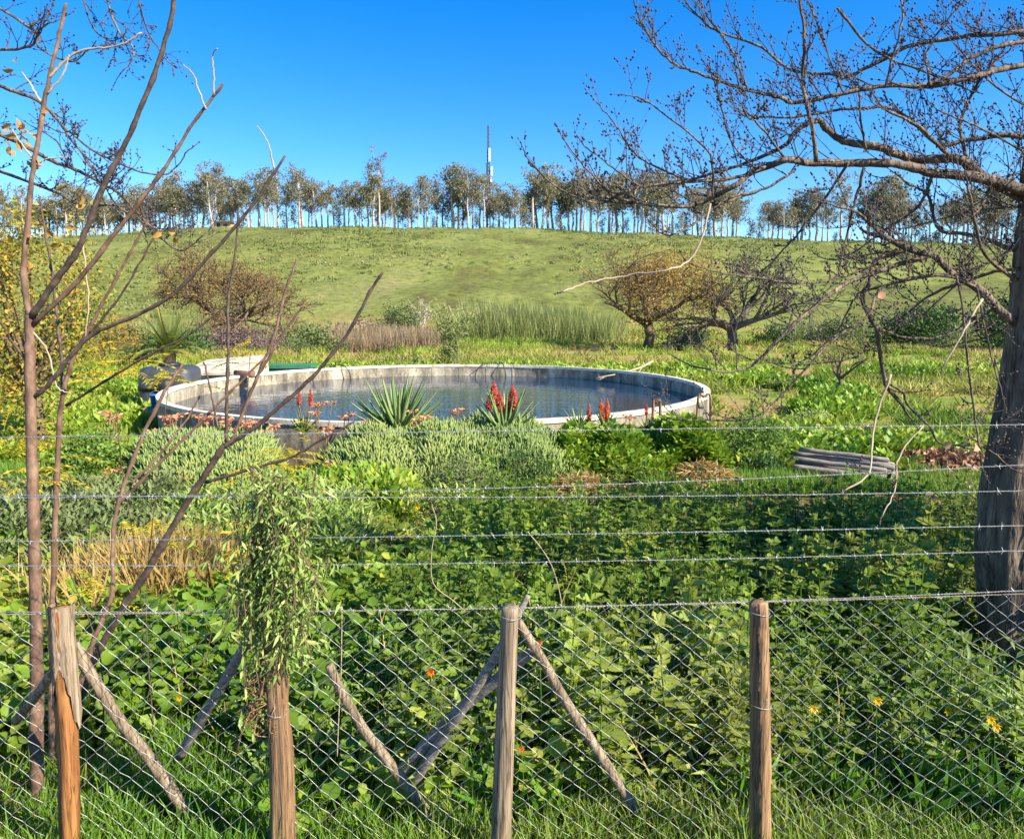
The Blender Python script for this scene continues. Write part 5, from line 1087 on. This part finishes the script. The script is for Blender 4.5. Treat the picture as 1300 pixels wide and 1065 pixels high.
# tall end poles carrying the upper wires, outside the frame
for sx in (-2.55, 2.6):
    g = Geo(); tube(g, [(sx, FY, .75), (sx, FY, 2.0), (sx+.01, FY, 3.35)], [.05, .048, .043], 12); part(g, 'post', M['pole'], fence)
XS = np.linspace(-2.55, 2.6, 200)
def wirez(pyl, pym, pyr, x):
    pts = np.array([P(0, pyl, FY)[2], P(650, pym, FY)[2], P(1300, pyr, FY)[2]]); xx = [P(0, pyl, FY)[0], 0, P(1300, pyr, FY)[0]]
    c = np.polyfit(xx, pts, 2); return np.polyval(c, x)
def barbed(pyl, pym, pyr, Y=FY, r=.0010, mat=None, barbs=True):
    z = wirez(pyl, pym, pyr, XS)+rs.normal(size=200)*.0006; g = Geo()
    ph = XS*160
    XX = np.linspace(-2.55, 2.6, 900); zz = np.interp(XX, XS, z)
    for s in (0, math.pi):
        tube(g, np.column_stack([XX, Y+.0018*np.cos(XX*230+s), zz+.0018*np.sin(XX*230+s)]), r, 3, cap=False)
    if barbs:
        for x in np.arange(-2.5, 2.55, .105)+rs.rand()*.1:
            x += rs.normal()*.01; zc = np.interp(x, XS, z)
            for k in range(4): a = rs.rand()*6.28; d = np.array([.35*rs.normal()+.3*(-1)**k, math.cos(a), math.sin(a)]); d /= np.linalg.norm(d); tube(g, [(x, Y, zc), (x+d[0]*.016, Y+d[1]*.016, zc+d[2]*.016)], [.0013, .0006], 3, cap=False)
            tube(g, [(x-.005, Y, zc), (x+.005, Y, zc)], .0024, 5)
    return part(g, 'barbed_wire', mat or M['wire'], fence)
barbed(555, 547, 539); barbed(632, 619, 590); barbed(628, 631, 623); barbed(687, 679, 667); barbed(718, 714, 699); barbed(775, 770, 748, FY-.012)
barbed(781, 773, 755, FY+.01, .0016, M['rustwire'], False)
# netting
def netting():
    g = Geo(); P0 = .094; Hh = .086; x0, x1 = -2.5, 2.56; nW = int((x1-x0)/(P0/2))
    top = lambda x: wirez(781, 772, 752, x); zbot = .95
    for k in range(nW):
        xc = x0+k*P0/2; ztop = float(top(xc)); n = int((ztop-zbot)/(Hh/2)); i = np.arange(n+1)
        # each wire zigzags between two columns, hooking its neighbours
        zz = ztop-i*Hh/2; xx = xc+np.where((i+k) % 2 == 0, -P0/4, P0/4)
        wx = (vnoise(xx*1.5, zz*1.5, 51)-.5)*.09+(vnoise(xx*7, zz*7, 56)-.5)*.012; wz = (vnoise(xx*1.3, zz*1.3, 52)-.5)*.10+(vnoise(xx*6, zz*6, 53)-.5)*.018; wy = (vnoise(xx*1.2, zz*1.2, 54)-.5)*.08
        # rounded bends: three points per segment
        pts = []
        for a in range(n):
            p = np.array([xx[a]+wx[a], FY+wy[a]+.003*(1 if a % 2 else -1), zz[a]+wz[a]]); q = np.array([xx[a+1]+wx[a+1], FY+wy[a+1]+.003*(-1 if a % 2 else 1), zz[a+1]+wz[a+1]]); pts += [p, p*.88+q*.12+[0, 0, -.0025], p*.5+q*.5, p*.12+q*.88+[0, 0, .0025]]
        pts.append(q); tube(g, np.array(pts), .00112, 4, cap=False)
        s = 1 if k % 2 else -1
        tube(g, [pts[0], pts[0]+[.012*s, 0, .014], pts[0]+[.002*s, 0, .002]], .00135, 3, cap=False)
    return part(g, 'wire_netting', M['wire'], fence)
nt_ = netting()
# wire ties around posts
g = Geo()
for (a, b) in ((965, 893), (963, 776), (648, 781), (352, 903)):
    c = P(a, b, FY-.03); an = np.linspace(0, 2*math.pi, 18); r_ = 14*FY/F; tube(g, np.column_stack([c[0]+r_*np.cos(an), c[1]+r_*np.sin(an), c[2]+.004*np.sin(an*2)]), .0013, 4, cap=False); tube(g, [c+[0, -r_, 0], c+[.01, -r_-.01, .05]], .0012, 3)
part(g, 'wire_tie', M['wire'], fence)
# dry tendrils hanging on the wires
def tendril(pts, Y, lab, w=1.3):
    g = Geo(); n = len(pts); sm = smooth([P(a, b, Y) for a, b in pts], 7); tube(g, sm, w*Y/F/2, 4); tag(g.build('dry_tendril', M['paletwig'], loc=sm[0]), lab, 'tendril')
tendril([(670, 675), (690, 700), (703, 725), (712, 760), (713, 785)], 3.06, 'dry pale tendril hanging from the upper wires right of the middle post')
tendril([(548, 640), (554, 665), (548, 700), (550, 740), (575, 762), (590, 775)], 3.06, 'dry pale tendril hanging from the wires left of the middle post')
tendril([(434, 770), (433, 850), (430, 910), (428, 960)], 3.05, 'thin straight pale tendril beside the creeper post brace', 1.6)

# creeper on the post
def creeper():
    b = P(350, 860, FY); root = empty('creeper', (b[0], FY-.02, float(H(b[0], FY))), 'hanging narrow-leaved creeper swallowing the top of one post', 'creeper'); s = Geo(); g = Geo()
    for k in range(66):
        a = 350+rs.normal()*17; t0 = (a, 850+rs.normal()*25); ph = rs.rand(); top = (350+rs.normal()*24-ph*5, 590+ph*140)
        Yk = FY-.02+rs.normal()*.06; sm = smooth([P(*t0, Yk), P((t0[0]+top[0])/2+rs.normal()*14, (t0[1]+top[1])/2, Yk), P(*top, Yk), P(top[0]+rs.normal()*30, top[1]+50+rs.rand()*50, Yk-.03)], 7); tube(s, sm, .0022, 4)
        N = 52; ii = rs.randint(2, len(sm), N); dd = np.column_stack([rs.normal(size=N)*.9, rs.normal(size=N)*.8-.2, -.5-rs.rand(N)*.8]); inst(g, *leaf(.26, .15, .04), sm[ii]+rs.normal(size=(N, 3))*.022, frames(dd, .05*(.6+.8*rs.rand(N)), rs.rand(N)*6), np.clip(.15+.45*rs.rand()+.4*rs.rand(N), 0, 1))
    part(s, 'stems', M['browntree'], root); part(g, 'leaves', M['creeper'], root)
    g = Geo()
    for k in range(9):
        a = 346+rs.normal()*7; tube(g, smooth([P(a, 860, FY), P(a+rs.normal()*6, 770, FY+.02), P(a+rs.normal()*12, 690, FY), P(a+rs.normal()*18, 620, FY)], 5), np.linspace(.008, .003, 16), 5)
    part(g, 'woody_stems', M['sapdark'], root); g = Geo()
    for k in range(60): c = P(328+rs.normal()*7, 850+rs.rand()*70, FY-.03+rs.normal()*.02); tube(g, smooth([c, c+rs.normal(size=3)*.03, c+rs.normal(size=3)*.04-[0, 0, .04]], 4), .0025, 3)
    part(g, 'dry_roots', M['redpole'], root)
creeper()

# flowers
def flower(px, py, Y, mat, r, label, cat, group):
    b = P(px, py, Y); gz = float(H(b[0], Y)); root = empty(cat.replace(' ', '_'), (b[0], Y, gz), label, cat, group); g = Geo(); tube(g, smooth([(b[0], Y, gz), (b[0]+.01, Y, (gz+b[2])/2), b], 4), .002, 4); part(g, 'stem', M['strap'], root)
    g = Geo(); 
    for ly in range(2):
        n = 9; a = np.arange(n)*6.283/n+ly*.3; d = np.column_stack([np.cos(a), -.75+0*a, np.sin(a)+.25]); inst(g, *leaf(.5, .05), np.tile(b, (n, 1))+[0, -.004*ly, 0], frames(d, np.full(n, r*(1-.3*ly)), np.zeros(n)), rs.rand(n))
    part(g, 'petals', mat, root)
for f in ((1208, 888, 'topmost yellow flower near the big trunk'), (1203, 901, 'yellow flower below the topmost near the big trunk'), (1225, 887, 'yellow flower right of the topmost one near the trunk'), (1214, 900, 'yellow flower in the middle of the trunk group'), (1256, 912, 'yellow flower right of the trunk group'), (1263, 921, 'lower yellow flower right of the trunk group'), (1233, 945, 'lowest yellow flower under the trunk group'), (1113, 888, 'lone yellow flower behind the netting right of the reddish post'), (1032, 898, 'yellow flower behind the netting close to the reddish post')):
    flower(f[0], f[1], 3.32, M['yellow'], .032, f[2], 'yellow flower', 'yellow flowers in the lower right')
flower(547, 852, 3.5, M['orange'], .03, 'orange flower left of the middle post', 'orange flower', 'orange flowers by the middle post'); flower(685, 815, 3.5, M['orange'], .022, 'small orange flower right of the middle post', 'orange flower', 'orange flowers by the middle post'); flower(662, 950, 3.3, M['orange'], .022, 'low orange flower close beside the middle post', 'orange flower', 'orange flowers by the middle post')
flower(228, 885, 3.8, M['yellow'], .025, 'yellow flower between the pale and dark left braces', 'yellow flower', None); flower(530, 643, 9.0, M['yellow'], .05, 'yellow flower far behind the wires on the grass', 'yellow flower', None)

# ------------------------------------------------------------------ light, sky, camera
SAZ = math.atan2(.85, -.53)   # compass style: x = sin, y = cos
SEL = R(37)
w = bpy.data.worlds.new('World'); scene.world = w; w.use_nodes = True; nt = w.node_tree; nt.nodes.clear()
sky_ = nt.nodes.new('ShaderNodeTexSky'); sky_.sky_type = 'NISHITA'; sky_.sun_disc = False; sky_.sun_elevation = SEL; sky_.sun_rotation = SAZ; sky_.air_density = 1.0; sky_.dust_density = .15; sky_.ozone_density = 5.0; sky_.altitude = 200
bg = nt.nodes.new('ShaderNodeBackground'); bg.inputs[1].default_value = .11; hs_ = nt.nodes.new('ShaderNodeHueSaturation'); hs_.inputs['Hue'].default_value = .508; hs_.inputs['Saturation'].default_value = 1.36; wo = nt.nodes.new('ShaderNodeOutputWorld')
nt.links.new(sky_.outputs[0], hs_.inputs['Color']); nt.links.new(hs_.outputs[0], bg.inputs[0]); nt.links.new(bg.outputs[0], wo.inputs[0])
sd = np.array([math.sin(SAZ)*math.cos(SEL), math.cos(SAZ)*math.cos(SEL), math.sin(SEL)])
su = bpy.data.lights.new('sun', 'SUN'); su.energy = 4.7; su.angle = R(.5); su.color = (1, .92, .74); so = bpy.data.objects.new('sun', su); COL.objects.link(so)
from mathutils import Vector
so.rotation_euler = Vector(-sd).to_track_quat('-Z', 'Y').to_euler(); so.location = (20, -12, 20)
cam = bpy.data.cameras.new('camera'); co = bpy.data.objects.new('camera', cam); COL.objects.link(co); co.location = (0, 0, CZ); co.rotation_euler = (R(90)-TH, 0, 0)
cam.sensor_width = 36; cam.sensor_fit = 'HORIZONTAL'; cam.lens = 36*F/1300; cam.shift_y = -(532.5-491)/1300; cam.clip_start = .05; cam.clip_end = 2000; scene.camera = co
scene.view_settings.view_transform = 'Standard'; scene.view_settings.look = 'None'; scene.view_settings.exposure = 1.22; scene.view_settings.gamma = 1
scene.cycles.max_bounces = 6; scene.cycles.transparent_max_bounces = 8
